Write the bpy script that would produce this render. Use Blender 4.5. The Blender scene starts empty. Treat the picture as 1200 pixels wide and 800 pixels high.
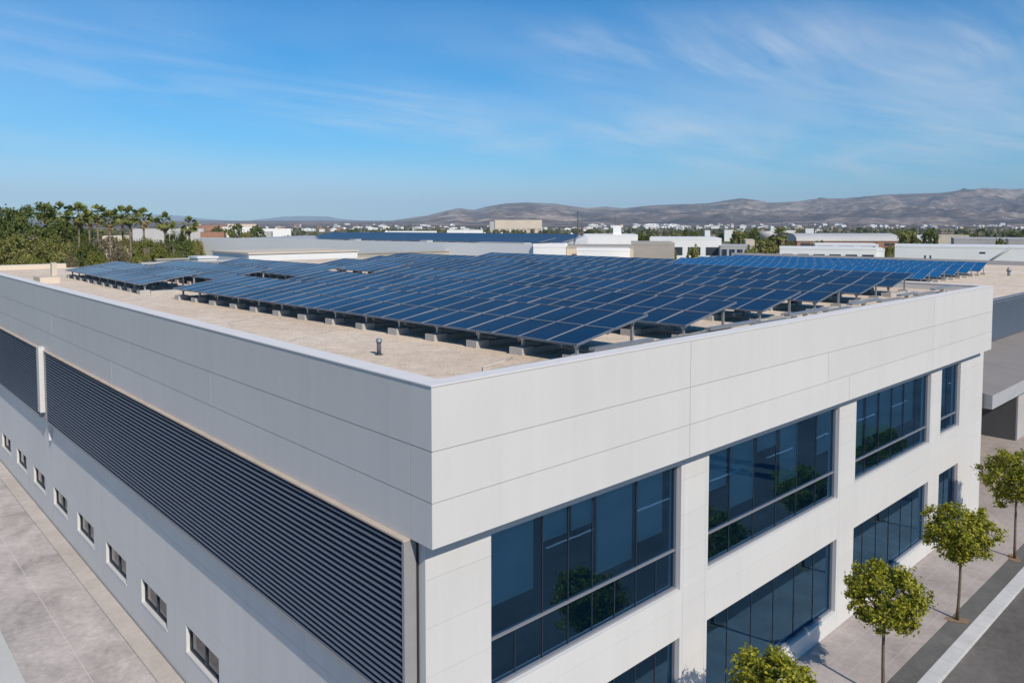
import bpy, math, random
from mathutils import Vector, Matrix, noise
R = math.radians
random.seed(7)
sc = bpy.context.scene
COL = sc.collection
ZG = 13.22                                   # eye height above the pavement

# ------------------------------------------------------------------ helpers
def link(o, parent=None):
    COL.objects.link(o)
    if parent: o.parent = parent
    return o
def tag(o, label=None, cat=None, group=None, kind=None):
    if label: o['label'] = label
    if cat: o['category'] = cat
    if group: o['group'] = group
    if kind: o['kind'] = kind
    return o
def empty(name, loc=(0, 0, 0), rz=0.0):
    o = bpy.data.objects.new(name, None); COL.objects.link(o)
    o.location = loc; o.rotation_euler = (0, 0, rz); o.empty_display_size = .2
    return o
def inst(name, mesh, parent=None, loc=(0, 0, 0), rot=(0, 0, 0), scale=(1, 1, 1)):
    o = bpy.data.objects.new(name, mesh); link(o, parent)
    o.location = loc; o.rotation_euler = rot; o.scale = scale
    return o

class MB:
    """collects faces, then links them as one mesh object"""
    def __init__(s): s.v = []; s.f = []; s.m = []; s.sm = []
    def quad(s, pts, mi=0, smooth=False):
        b = len(s.v); s.v += [tuple(p) for p in pts]; s.f.append(tuple(range(b, b + len(pts)))); s.m.append(mi); s.sm.append(smooth)
    def box(s, lo, hi, mi=0, M=None):
        x0, y0, z0 = lo; x1, y1, z1 = hi
        c = [(x0,y0,z0),(x1,y0,z0),(x1,y1,z0),(x0,y1,z0),(x0,y0,z1),(x1,y0,z1),(x1,y1,z1),(x0,y1,z1)]
        if M is not None: c = [tuple(M @ Vector(p)) for p in c]
        b = len(s.v); s.v += c
        for q in ((0,3,2,1),(4,5,6,7),(0,1,5,4),(1,2,6,5),(2,3,7,6),(3,0,4,7)):
            s.f.append(tuple(b + i for i in q)); s.m.append(mi); s.sm.append(False)
    def tube(s, pts, rad, n=8, mi=0, caps=True):
        pts = [Vector(p) for p in pts]; rad = rad if isinstance(rad, (list, tuple)) else [rad] * len(pts)
        b = len(s.v); up = Vector((0.13, 0.21, 1)).normalized()
        for i, p in enumerate(pts):
            d = (pts[min(i + 1, len(pts) - 1)] - pts[max(i - 1, 0)]).normalized()
            a = d.cross(up)
            if a.length < .05: a = d.cross(Vector((1, 0, 0)))
            a.normalize(); c = d.cross(a)
            for k in range(n):
                t = 2 * math.pi * k / n
                s.v.append(tuple(p + (a * math.cos(t) + c * math.sin(t)) * rad[i]))
        for i in range(len(pts) - 1):
            for k in range(n):
                s.f.append((b + i*n + k, b + i*n + (k+1) % n, b + (i+1)*n + (k+1) % n, b + (i+1)*n + k)); s.m.append(mi); s.sm.append(True)
        if caps:
            s.f.append(tuple(b + k for k in range(n))[::-1]); s.m.append(mi); s.sm.append(False)
            e = b + (len(pts) - 1) * n
            s.f.append(tuple(e + k for k in range(n))); s.m.append(mi); s.sm.append(False)
    def mesh(s, name, mats, origin=(0, 0, 0)):
        me = bpy.data.meshes.new(name)
        ox, oy, oz = origin
        me.from_pydata([(x - ox, y - oy, z - oz) for x, y, z in s.v], [], s.f)
        for m in (mats if isinstance(mats, (list, tuple)) else [mats]): me.materials.append(m)
        me.polygons.foreach_set('material_index', s.m)
        me.polygons.foreach_set('use_smooth', s.sm)
        me.update()
        return me
    def build(s, name, mats, parent=None, origin=(0, 0, 0)):
        return link(bpy.data.objects.new(name, s.mesh(name, mats, origin)), parent)

# ------------------------------------------------------------------ materials
class NT:
    def __init__(s, name):
        s.mat = bpy.data.materials.new(name); s.mat.use_nodes = True
        s.t = s.mat.node_tree; s.t.nodes.clear()
        s.out = s.n('ShaderNodeOutputMaterial')
    def n(s, typ, **kw):
        nd = s.t.nodes.new(typ)
        for k, v in kw.items():
            if k.startswith('i_'): nd.inputs[k[2:].replace('_', ' ')].default_value = v
            else: setattr(nd, k, v)
        return nd
    def l(s, a, b): s.t.links.new(a, b)
    def coord(s, which='Object', scale=None, rot=None):
        tc = s.n('ShaderNodeTexCoord')
        if which == 'World':
            g = s.n('ShaderNodeNewGeometry'); o = g.outputs['Position']
        else: o = tc.outputs[which]
        if scale or rot:
            mp = s.n('ShaderNodeMapping')
            if scale: mp.inputs['Scale'].default_value = scale
            if rot: mp.inputs['Rotation'].default_value = rot
            s.l(o, mp.inputs['Vector']); o = mp.outputs['Vector']
        return o
    def noise(s, vec, scale, detail=4, rough=.55, dist=0):
        nd = s.n('ShaderNodeTexNoise'); nd.inputs['Scale'].default_value = scale; nd.inputs['Detail'].default_value = detail
        nd.inputs['Roughness'].default_value = rough; nd.inputs['Distortion'].default_value = dist
        if vec is not None: s.l(vec, nd.inputs['Vector'])
        return nd.outputs['Fac']
    def ramp(s, fac, stops, interp='LINEAR'):
        nd = s.n('ShaderNodeValToRGB'); cr = nd.color_ramp; cr.interpolation = interp
        while len(cr.elements) < len(stops): cr.elements.new(.5)
        for e, (p, c) in zip(cr.elements, stops):
            e.position = p; e.color = (*c, 1) if len(c) == 3 else c
        s.l(fac, nd.inputs['Fac']); return nd.outputs['Color']
    def mix(s, fac, a, b, blend='MIX'):
        nd = s.n('ShaderNodeMix', data_type='RGBA', blend_type=blend)
        for sock, v in ((nd.inputs[0], fac), (nd.inputs[6], a), (nd.inputs[7], b)):
            if hasattr(v, 'is_linked'): s.l(v, sock)
            elif isinstance(v, (int, float)): sock.default_value = v
            else: sock.default_value = (*v, 1)
        return nd.outputs[2]
    def math(s, op, a, b=None, c=None):
        nd = s.n('ShaderNodeMath', operation=op)
        for sock, v in zip(nd.inputs, (a, b, c)):
            if v is None: continue
            if hasattr(v, 'is_linked'): s.l(v, sock)
            else: sock.default_value = v
        return nd.outputs[0]
    def bsdf(s, color, rough=.6, metal=0., spec=.5, bump=None, bump_d=.01, bump_s=.5, **kw):
        b = s.n('ShaderNodeBsdfPrincipled')
        for nm, v in (('Base Color', color), ('Roughness', rough), ('Metallic', metal), ('Specular IOR Level', spec)):
            if hasattr(v, 'is_linked'): s.l(v, b.inputs[nm])
            elif nm == 'Base Color': b.inputs[nm].default_value = (*v, 1)
            else: b.inputs[nm].default_value = v
        for k, v in kw.items(): b.inputs[k.replace('_', ' ')].default_value = v
        if bump is not None:
            bn = s.n('ShaderNodeBump'); bn.inputs['Distance'].default_value = bump_d; bn.inputs['Strength'].default_value = bump_s
            s.l(bump, bn.inputs['Height']); s.l(bn.outputs['Normal'], b.inputs['Normal'])
        s.l(b.outputs['BSDF'], s.out.inputs['Surface'])
        return b

def plain(name, col, rough=.6, metal=0., var=.12, scale=3., spec=.5, bump=0, which='Object'):
    t = NT(name); v = t.coord(which)
    a = t.noise(v, scale, 5); b = t.noise(v, scale * 9, 3)
    c0 = tuple(max(0, c * (1 - var)) for c in col); c1 = tuple(min(1, c * (1 + var)) for c in col)
    f = t.math('MULTIPLY_ADD', b, .35, t.math('MULTIPLY', a, .65))
    colr = t.ramp(f, [(.3, c0), (.7, c1)])
    t.bsdf(colr, rough, metal, spec, bump=b if bump else None, bump_d=bump or .01)
    return t.mat

M = {}
def white_panel(name, col):
    t = NT(name); v = t.coord('World')
    a = t.noise(v, .35, 4); st = t.noise(t.coord('World', scale=(2.2, 2.2, .12)), 1., 4, .6); c = t.noise(v, 14, 4)
    f = t.math('ADD', t.math('MULTIPLY', a, .5), t.math('MULTIPLY', st, .5))
    colr = t.ramp(f, [(.25, tuple(x * .92 for x in col)), (.6, col)])
    dirt = t.ramp(t.noise(t.coord('World', scale=(1.4, 1.4, .09)), 2.3, 6, .7), [(.58, (1, 1, 1)), (.85, (.93, .925, .915))])
    colr = t.mix(1., colr, dirt, 'MULTIPLY')
    gi = t.n('ShaderNodeNewGeometry'); colr = t.mix(1., colr, t.ramp(gi.outputs['Random Per Island'], [(0, (.955,) * 3), (1, (1., 1., 1.))]), 'MULTIPLY')
    t.bsdf(colr, t.ramp(c, [(.3, (.42,)*3), (.7, (.55,)*3)]), 0, .4)
    return t.mat
M['panel'] = white_panel('white_cladding', (.635, .62, .60))
M['joint'] = plain('dark_joint', (.09, .09, .1), .8)
M['cap'] = plain('parapet_cap_metal', (.72, .69, .66), .85, .0, .05)
M['flash'] = plain('grey_flashing', (.40, .40, .41), .6, 0, .1)
M['soffit'] = plain('soffit_board', (.42, .42, .42), .7)
M['tanledge'] = plain('tan_ledge', (.48, .395, .32), .75, 0, .15, 1.5)
M['frame'] = plain('window_aluminium', (.25, .25, .27), .45, .2, .05)
M['mullion'] = plain('dark_mullion', (.03, .04, .055), .5, .1)
M['fin'] = plain('slim_fin', (.022, .03, .045), .5, .1)
M['lframe'] = plain('louver_frame_metal', (.33, .32, .32), .5, .2, .08)
M['slatshade'] = plain('louver_gap_shade', (.018, .030, .052), .6, .1, .1, 4)  # blades darker than the lips: shade between the slats put into the colour
M['slat'] = plain('louver_slat_metal', (.165, .205, .265), .42, .35, .1, 4)
M['dark'] = plain('void_shade', (.018, .022, .03), .9)  # near-black colour standing for shade behind the louvers and beside their frame
M['conc'] = plain('concrete_block', (.43, .41, .38), .9, 0, .14, 6, .2, .01)
M['steel'] = plain('galvanised_steel', (.42, .43, .45), .42, .6, .1, 5)
M['darksteel'] = plain('dull_steel', (.30, .31, .33), .5, .5, .1, 5)
M['white'] = plain('white_paint', (.78, .77, .75), .6, 0, .06, .05, which='World')
M['brightwhite'] = plain('lifted_white_paint', (.87, .855, .83), .6, 0, .04, .05, which='World')  # works wing only: brightness its low sun lacks is put into the colour
M['cream'] = plain('cream_render', (.62, .53, .42), .8, 0, .1, .08, which='World')
M['grey'] = plain('grey_render', (.42, .41, .40), .8, 0, .12, .08, which='World')
M['taupe'] = plain('taupe_render', (.40, .36, .31), .8, 0, .1, .08, which='World')
M['brick'] = plain('red_brick', (.33, .17, .11), .9, 0, .15, .1, which='World')
M['tileroof'] = plain('clay_tiles', (.36, .17, .10), .9, 0, .2, .1, which='World')
M['canopy'] = plain('canopy_sheet', (.255, .228, .208), .7, 0, .12, .3, which='World')
M['greyroof'] = plain('sheet_roof', (.46, .45, .44), .6, 0, .1, .08, which='World')
M['cable'] = plain('pale_cable', (.62, .60, .56), .6)
M['rock'] = plain('pale_stone', (.46, .39, .31), .95, 0, .2, 8, .2, .02)
M['blind'] = plain('roller_blind', (.80, .82, .78), .85, 0, .06, 2)
M['metalshade'] = plain('dark_metal_and_shade', (.10, .10, .11), .9)
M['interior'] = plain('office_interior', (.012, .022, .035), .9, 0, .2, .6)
M['desk'] = plain('desk_top', (.5, .5, .48), .6)

def gravel():
    t = NT('roof_gravel'); v = t.coord('World')
    a = t.noise(v, .22, 6, .6); b = t.noise(v, 3., 6, .65); c = t.noise(v, 22., 3, .7)
    base = t.ramp(a, [(.3, (.70, .55, .41)), (.5, (.80, .65, .50)), (.72, (.86, .73, .59))])
    sp = t.ramp(c, [(.33, (.62, .62, .62)), (.5, (1, 1, 1)), (.7, (1.18, 1.18, 1.18))])
    base = t.mix(.85, base, sp, 'MULTIPLY')
    st = t.ramp(b, [(.35, (.80, .79, .78)), (.6, (1, 1, 1))])
    base = t.mix(.8, base, st, 'MULTIPLY')
    vo = t.n('ShaderNodeTexVoronoi', feature='DISTANCE_TO_EDGE'); vo.inputs['Scale'].default_value = .16
    mp = t.n('ShaderNodeVectorMath', operation='ADD'); t.l(v, mp.inputs[0])
    nn = t.n('ShaderNodeTexNoise'); nn.inputs['Scale'].default_value = .7; t.l(v, nn.inputs['Vector']); t.l(nn.outputs['Color'], mp.inputs[1])
    t.l(mp.outputs[0], vo.inputs['Vector'])
    cr = t.ramp(vo.outputs['Distance'], [(.0, (.72, .70, .68)), (.012, (1, 1, 1))])
    base = t.mix(.7, base, cr, 'MULTIPLY')
    t.bsdf(base, .95, 0, .2, bump=c, bump_d=.03, bump_s=.7)
    return t.mat
M['gravel'] = gravel()

def solar(name, c0, c1, c2, spec):
    t = NT(name); o = t.coord('Object')
    sx = t.n('ShaderNodeSeparateXYZ'); t.l(o, sx.inputs[0])
    def lines(sock, per, w, sharp=True):
        f = t.math('FRACT', t.math('MULTIPLY', sock, 1. / per))
        d = t.math('ABSOLUTE', t.math('SUBTRACT', f, .5))
        return t.math('GREATER_THAN', d, .5 - w / per / 2)
    g1 = t.math('MAXIMUM', lines(sx.outputs['X'], .132, .006), lines(sx.outputs['Y'], .132, .006))
    bus = lines(sx.outputs['Y'], .044, .0035)
    g = t.math('MAXIMUM', g1, t.math('MULTIPLY', bus, .5))
    oi = t.n('ShaderNodeObjectInfo')
    base = t.mix(oi.outputs['Random'], c0, c1)
    pat = t.noise(o, 22, 3, .6)
    base = t.mix(t.math('MULTIPLY', pat, .5), base, c2)
    base = t.mix(t.math('MULTIPLY', g, .15), base, (.12, .20, .32))
    dust = t.ramp(t.noise(t.coord('World'), .5, 5), [(.45, (0, 0, 0)), (.78, (.035,)*3)])
    base = t.mix(dust, base, (.30, .29, .27))
    t.bsdf(base, t.ramp(t.noise(t.coord('World'), .35, 4), [(.35, (.12,) * 3), (.7, (.30,) * 3)]), 0, spec)
    return t.mat
M['solar'] = solar('solar_cells', (.002, .011, .034), (.004, .017, .046), (.006, .024, .066), .10)
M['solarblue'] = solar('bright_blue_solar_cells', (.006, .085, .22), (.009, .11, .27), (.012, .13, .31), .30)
M['pvframe'] = plain('panel_frame_aluminium', (.36, .37, .39), .45, .3, .04)

def far_solar():
    t = NT('solar_rows_distant'); o = t.coord('Object')
    sx = t.n('ShaderNodeSeparateXYZ'); t.l(o, sx.inputs[0])
    def lines(sock, per, w):
        d = t.math('ABSOLUTE', t.math('SUBTRACT', t.math('FRACT', t.math('MULTIPLY', sock, 1. / per)), .5))
        return t.math('GREATER_THAN', d, .5 - w / per / 2)
    g = t.math('MAXIMUM', lines(sx.outputs['X'], 1.0, .05), lines(sx.outputs['Y'], 1.4, .05))
    t.bsdf(t.mix(g, (.018, .038, .075), (.25, .27, .30)), .35, 0, .3)
    return t.mat
M['solarfar'] = far_solar()

def glass():
    t = NT('tinted_glass')
    lw = t.n('ShaderNodeFresnel'); lw.inputs['IOR'].default_value = 1.9
    bmp = t.n('ShaderNodeBump'); bmp.inputs['Distance'].default_value = .02; bmp.inputs['Strength'].default_value = .05
    t.l(t.noise(t.coord('World', scale=(1, 1, .6)), .9, 2), bmp.inputs['Height'])
    gl = t.n('ShaderNodeBsdfGlossy'); gl.inputs['Color'].default_value = (.30, .62, .95, 1); gl.inputs['Roughness'].default_value = 0.004
    t.l(bmp.outputs['Normal'], gl.inputs['Normal'])
    tr = t.n('ShaderNodeBsdfTransparent'); tr.inputs['Color'].default_value = (.60, .84, .92, 1)
    mx = t.n('ShaderNodeMixShader'); t.l(t.math('ADD', lw.outputs['Fac'], .14), mx.inputs[0]); t.l(tr.outputs[0], mx.inputs[1]); t.l(gl.outputs[0], mx.inputs[2])
    df = t.n('ShaderNodeBsdfDiffuse'); df.inputs['Color'].default_value = (.003, .045, .13, 1)
    m2 = t.n('ShaderNodeMixShader'); m2.inputs[0].default_value = .08; t.l(mx.outputs[0], m2.inputs[1]); t.l(df.outputs[0], m2.inputs[2])
    t.l(m2.outputs[0], t.out.inputs['Surface'])
    return t.mat
M['glass'] = glass()

def smallglass():
    t = NT('clear_dark_glass')
    t.bsdf((.03, .035, .04), .03, 0, .6)
    return t.mat
M['sglass'] = smallglass()

def paving(name, c0, c1, joint, per, rot=0, streak=(1, 1, 1), jstr=.4):
    t = NT(name); v = t.coord('World', rot=(0, 0, rot))
    a = t.noise(t.coord('World', scale=streak), .55, 7, .62, .4); b = t.noise(v, 5., 5, .6); d = t.noise(v, 40, 2)
    f = t.math('ADD', t.math('MULTIPLY', a, .7), t.math('MULTIPLY', b, .3))
    col = t.ramp(f, [(.33, c0), (.5, tuple((x + y) / 2 for x, y in zip(c0, c1))), (.66, c1)])
    col = t.mix(.6, col, t.ramp(d, [(.3, (.85,)*3), (.7, (1.1,)*3)]), 'MULTIPLY')
    if per:
        sx = t.n('ShaderNodeSeparateXYZ'); t.l(v, sx.inputs[0]); g = None
        for ax, p in (('X', per[0]), ('Y', per[1])):
            dd = t.math('ABSOLUTE', t.math('SUBTRACT', t.math('FRACT', t.math('MULTIPLY', sx.outputs[ax], 1. / p)), .5))
            q = t.math('GREATER_THAN', dd, .5 - .012 / p)
            g = q if g is None else t.math('MAXIMUM', g, q)
        col = t.mix(t.math('MULTIPLY', g, jstr), col, joint)
    t.bsdf(col, .88, 0, .3, bump=d, bump_d=.01)
    return t.mat
M['yard'] = paving('yard_concrete', (.31, .275, .255), (.66, .59, .55), (.64, .58, .54), (2.9, 4.2), 0, (1.2, .6, 1), .75)
M['pad'] = paving('pale_concrete', (.50, .49, .47), (.58, .57, .55), (.3, .3, .3), None)
M['plinth'] = paving('footing_concrete', (.42, .36, .31), (.56, .50, .45), (.3, .28, .26), (50, 1.9), 0, (1, 1, 1), .5)
M['walk'] = paving('sidewalk_paving', (.285, .245, .228), (.465, .405, .375), (.52, .47, .44), (1.35, .62), 0, (1.3, .8, 1), .38)
M['asphalt'] = paving('asphalt', (.085, .076, .07), (.19, .172, .16), (0, 0, 0), None, 0, (.35, 1., 1))
M['strip'] = paving('tree_strip_asphalt', (.085, .083, .079), (.155, .148, .14), (0, 0, 0), None)
M['kerb'] = paving('kerb_concrete', (.46, .45, .44), (.60, .585, .57), (.25, .25, .25), (1.0, 50), 0, (1, 1, 1), .5)
M['soil'] = plain('tree_pit_soil', (.25, .17, .11), 1, 0, .25, 9, .1, .02)

def leafmat(name, dark, light, hue):
    t = NT(name); g = t.n('ShaderNodeNewGeometry')
    col = t.ramp(g.outputs['Random Per Island'], [(0, dark), (.55, light), (1, hue)])
    cl = t.noise(t.coord('Object'), 1.6, 3)
    col = t.mix(.7, col, t.ramp(cl, [(.3, (.65, .72, .6)), (.7, (1.2, 1.15, 1.1))]), 'MULTIPLY')
    b = t.n('ShaderNodeBsdfPrincipled'); b.inputs['Roughness'].default_value = .5; b.inputs['Specular IOR Level'].default_value = .35
    t.l(col, b.inputs['Base Color'])
    tr = t.n('ShaderNodeBsdfTranslucent'); t.l(t.mix(1., col, (1.5, 1.5, .7), 'MULTIPLY'), tr.inputs['Color'])
    mx = t.n('ShaderNodeMixShader'); mx.inputs[0].default_value = .3
    t.l(b.outputs[0], mx.inputs[1]); t.l(tr.outputs[0], mx.inputs[2]); t.l(mx.outputs[0], t.out.inputs['Surface'])
    return t.mat
M['leaf'] = leafmat('street_tree_leaves', (.09, .11, .010), (.25, .26, .022), (.52, .46, .05))
M['pineleaf'] = leafmat('dense_dark_foliage', (.055, .075, .018), (.125, .155, .034), (.20, .22, .05))
M['oliveleaf'] = leafmat('olive_foliage', (.12, .13, .035), (.235, .235, .065), (.36, .32, .11))
M['brightleaf'] = leafmat('yellow_green_foliage', (.10, .12, .02), (.19, .20, .035), (.28, .27, .07))
M['dryleaf'] = leafmat('dry_brushwood', (.13, .105, .06), (.22, .18, .11), (.30, .25, .17))
M['palmleaf'] = leafmat('palm_fronds', (.10, .125, .03), (.21, .235, .06), (.34, .32, .11))
M['skirt'] = leafmat('dead_palm_fronds', (.24, .17, .09), (.38, .28, .15), (.46, .36, .22))
M['bark'] = plain('tree_bark', (.15, .115, .085), .95, 0, .3, 6, .1, .02)
M['palmbark'] = plain('palm_bark', (.24, .19, .145), .95, 0, .25, 3, .1, .02)

def terrain():
    t = NT('plain_ground'); v = t.coord('World')
    mp = t.n('ShaderNodeMapping'); mp.inputs['Scale'].default_value = (.0042, .0016, .003); mp.inputs['Rotation'].default_value = (0, 0, R(43)); t.l(v, mp.inputs['Vector'])
    wv = t.n('ShaderNodeVectorMath', operation='ADD'); t.l(mp.outputs[0], wv.inputs[0])
    nz = t.n('ShaderNodeTexNoise'); nz.inputs['Scale'].default_value = .01; t.l(v, nz.inputs['Vector'])
    sc_ = t.n('ShaderNodeVectorMath', operation='SCALE'); sc_.inputs['Scale'].default_value = .25; t.l(nz.outputs['Color'], sc_.inputs[0]); t.l(sc_.outputs[0], wv.inputs[1])
    vo = t.n('ShaderNodeTexVoronoi'); vo.inputs['Scale'].default_value = 1.; t.l(wv.outputs[0], vo.inputs['Vector'])
    sp = t.n('ShaderNodeSeparateColor'); t.l(vo.outputs['Color'], sp.inputs[0])
    col = t.ramp(sp.outputs['Red'], [(0, (.12, .125, .055)), (.22, (.24, .175, .12)), (.4, (.09, .11, .04)), (.55, (.36, .27, .18)), (.7, (.14, .14, .065)), (.85, (.28, .20, .14))], 'CONSTANT')
    n2 = t.noise(v, .03, 7, .7); n3 = t.noise(v, .4, 5, .65)
    col = t.mix(.8, col, t.ramp(n2, [(.32, (.55, .6, .5)), (.65, (1.25, 1.2, 1.15))]), 'MULTIPLY')
    col = t.mix(.7, col, t.ramp(n3, [(.35, (.7,)*3), (.65, (1.2,)*3)]), 'MULTIPLY')
    t.bsdf(col, .95, 0, .15)
    return t.mat
M['terrain'] = terrain()

def rockmat(name, c0, c1, c2):
    t = NT(name); v = t.coord('World')
    a = t.noise(v, .0014, 8, .62, .6); b = t.noise(v, .008, 7, .7)
    f = t.math('ADD', t.math('MULTIPLY', a, .6), t.math('MULTIPLY', b, .4))
    col = t.ramp(f, [(.40, c0), (.5, c1), (.60, c2)])
    scr = t.ramp(t.noise(v, .02, 5, .75), [(.45, (.55, .56, .5)), (.6, (1, 1, 1))])
    col = t.mix(.8, col, scr, 'MULTIPLY')
    t.bsdf(col, .95, 0, .1, bump=b, bump_d=55, bump_s=.65)
    return t.mat
M['mount'] = rockmat('dry_mountain_slopes', (.075, .066, .075), (.19, .14, .13), (.50, .39, .33))
M['mountfar'] = rockmat('distant_range', (.08, .08, .075), (.12, .11, .10), (.16, .14, .13))

# ------------------------------------------------------------------ camera
f_px = 895.0
tilt = math.atan((312 - 263) / f_px)
th = math.atan2(968.0, f_px / math.cos(tilt))
FW = Vector((math.cos(th), math.sin(th), 0)); RT = Vector((math.sin(th), -math.cos(th), 0))
F = FW * math.cos(tilt) + Vector((0, 0, -math.sin(tilt))); U = FW * math.sin(tilt) + Vector((0, 0, math.cos(tilt)))
cd = bpy.data.cameras.new('camera'); cam = link(bpy.data.objects.new('camera', cd))
m = Matrix((RT, U, -F)).transposed().to_4x4(); m.translation = (0, 0, ZG)
cam.matrix_world = m
cd.sensor_fit = 'HORIZONTAL'; cd.sensor_width = 36; cd.lens = f_px / 1200 * 36
cd.shift_y = -88 / 1200; cd.clip_start = .1; cd.clip_end = 80000
sc.camera = cam
def W(r, f, z=0.): return Vector(RT * r + FW * f) + Vector((0, 0, z))
def Q(px, f): return (px - 600) / f_px * f        # metres to the right of the view axis at distance f
def HZ(py, f): return ZG + (263 - py) / f_px * f  # height seen at row py at distance f
GZ = -.45                                          # level of the plain

# ------------------------------------------------------------------ light and sky
SUN_AZ, SUN_EL = R(76.3 + 180), R(39)
sd = Vector((math.cos(SUN_AZ) * math.cos(SUN_EL), math.sin(SUN_AZ) * math.cos(SUN_EL), math.sin(SUN_EL)))
ld = bpy.data.lights.new('sun', 'SUN'); ld.energy = 4.65; ld.angle = R(.5); ld.color = (1, .915, .79)
sun = link(bpy.data.objects.new('sun', ld)); sun.rotation_euler = (-sd).to_track_quat('-Z', 'Y').to_euler(); sun.location = sd * 60

w = bpy.data.worlds.new('World'); sc.world = w; w.use_nodes = True
t = w.node_tree; t.nodes.clear()
def wn(typ, **kw):
    nd = t.nodes.new(typ)
    for k, v in kw.items(): setattr(nd, k, v)
    return nd
out = wn('ShaderNodeOutputWorld'); bg = wn('ShaderNodeBackground'); bg.inputs['Strength'].default_value = .108
sky = wn('ShaderNodeTexSky', sky_type='NISHITA'); sky.sun_disc = False; sky.sun_elevation = SUN_EL
sky.sun_rotation = math.pi / 2 - SUN_AZ; sky.altitude = 300; sky.air_density = 1.0; sky.dust_density = .25; sky.ozone_density = 3.0
hs = wn('ShaderNodeHueSaturation'); hs.inputs['Saturation'].default_value = 1.22; hs.inputs['Value'].default_value = .95
t.links.new(sky.outputs[0], hs.inputs['Color'])
ssep = wn('ShaderNodeSeparateColor'); t.links.new(hs.outputs[0], ssep.inputs[0]); scom = wn('ShaderNodeCombineColor')
tc = wn('ShaderNodeTexCoord'); sp = wn('ShaderNodeSeparateXYZ'); t.links.new(tc.outputs['Generated'], sp.inputs[0])
def wm(op, a, b=None, c=None):
    nd = wn('ShaderNodeMath', operation=op)
    for s_, v in zip(nd.inputs, (a, b, c)):
        if v is None: continue
        if hasattr(v, 'is_linked'): t.links.new(v, s_)
        else: s_.default_value = v
    return nd.outputs[0]
K_ = .105                                          # a clear deep blue: air with little red left in it
gch = wm('MULTIPLY', ssep.outputs[1], .88)
t.links.new(wm('MINIMUM', wm('MULTIPLY', wm('POWER', wm('MULTIPLY', ssep.outputs[0], K_), 2.5), 1.0 / K_), wm('MULTIPLY', gch, .60)), scom.inputs[0])
t.links.new(gch, scom.inputs[1]); t.links.new(wm('MULTIPLY', ssep.outputs[2], 1.2), scom.inputs[2])
zz = wm('ADD', wm('MAXIMUM', sp.outputs['Z'], 0.), .10)
cx_ = wn('ShaderNodeCombineXYZ'); t.links.new(wm('DIVIDE', sp.outputs['X'], zz), cx_.inputs[0]); t.links.new(wm('DIVIDE', sp.outputs['Y'], zz), cx_.inputs[1])
mp = wn('ShaderNodeMapping'); mp.inputs['Rotation'].default_value = (0, 0, R(47.2)); mp.inputs['Scale'].default_value = (.26, .62, 1); t.links.new(cx_.outputs[0], mp.inputs['Vector'])
def wnoise(scale, detail, rough, dist, vec=None):
    nd = wn('ShaderNodeTexNoise'); nd.inputs['Scale'].default_value = scale; nd.inputs['Detail'].default_value = detail
    nd.inputs['Roughness'].default_value = rough; nd.inputs['Distortion'].default_value = dist
    t.links.new(vec or mp.outputs[0], nd.inputs['Vector']); return nd.outputs['Fac']
def wramp(fac, a, b, hi=1.):
    nd = wn('ShaderNodeMapRange', interpolation_type='SMOOTHSTEP'); t.links.new(fac, nd.inputs['Value'])
    nd.inputs['From Min'].default_value = a; nd.inputs['From Max'].default_value = b; nd.inputs['To Max'].default_value = hi
    return nd.outputs[0]
big = wramp(wnoise(.62, 4, .55, .6), .40, .62); fib = wramp(wnoise(1.7, 11, .66, 1.4), .34, .78)
veil = wm('MULTIPLY', wramp(wnoise(.40, 6, .58, .8), .36, .72), .46)
cl = wm('MINIMUM', wm('MULTIPLY_ADD', wm('MULTIPLY', big, fib), .80, veil), .80)
topf = wramp(sp.outputs['Z'], .30, .20); lowf = wramp(sp.outputs['Z'], .02, .09)
cl = wm('MULTIPLY', wm('MULTIPLY', cl, topf), lowf)
mxr = wn('ShaderNodeMix', data_type='RGBA'); t.links.new(cl, mxr.inputs[0])
hb = wm('MULTIPLY_ADD', wm('POWER', 2.718, wm('MULTIPLY', wm('MAXIMUM', sp.outputs['Z'], 0.), -12.)), .12, 1.0); vs = wn('ShaderNodeVectorMath', operation='SCALE'); t.links.new(scom.outputs[0], vs.inputs[0]); t.links.new(hb, vs.inputs['Scale']); t.links.new(vs.outputs[0], mxr.inputs[6]); mxr.inputs[7].default_value = (7.2, 7.6, 8.2, 1)
t.links.new(mxr.outputs[2], bg.inputs['Color']); t.links.new(bg.outputs[0], out.inputs['Surface'])

sc.view_settings.view_transform = 'Standard'; sc.view_settings.look = 'None'; sc.view_settings.exposure = 0; sc.view_settings.gamma = 1
sc.render.engine = 'CYCLES'
sc.cycles.max_bounces = 8; sc.cycles.transparent_max_bounces = 12; sc.cycles.use_denoising = True
sc.cycles.sample_clamp_indirect = 6

# ------------------------------------------------------------------ setting: ground, road, pavement
def sheet(name, pts, mat, kind='structure'):
    b = MB(); b.quad(pts); o = b.build(name, mat); o['kind'] = kind; return o
b = MB()
rings = [0, 30, 60, 120, 250, 500, 1000, 2000, 3400, 6000, 12000, 20000, 27000]; NS = 64
for i in range(len(rings) - 1):
    for k in range(NS):
        a0, a1 = 2 * math.pi * k / NS, 2 * math.pi * (k + 1) / NS
        p = [(rings[j] * math.cos(a), rings[j] * math.sin(a), GZ) for j, a in ((i, a0), (i + 1, a0), (i + 1, a1), (i, a1))]
        b.quad(p if i else [p[0], p[1], p[2]])
b.build('ground', M['terrain'])['kind'] = 'structure'
ZL = -.34                                          # yard level along the louvered side
def slab(name, lo, hi, mat):
    b = MB(); b.box(lo, hi); o = b.build(name, mat); o['kind'] = 'structure'; return o
slab('yard', (4.32, 11.6, GZ - .2), (7.2, 75, ZL), M['yard'])
slab('pale_yard_lane', (-6, 11.6, GZ - .2), (4.318, 75, ZL + .012), M['pad'])
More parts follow.
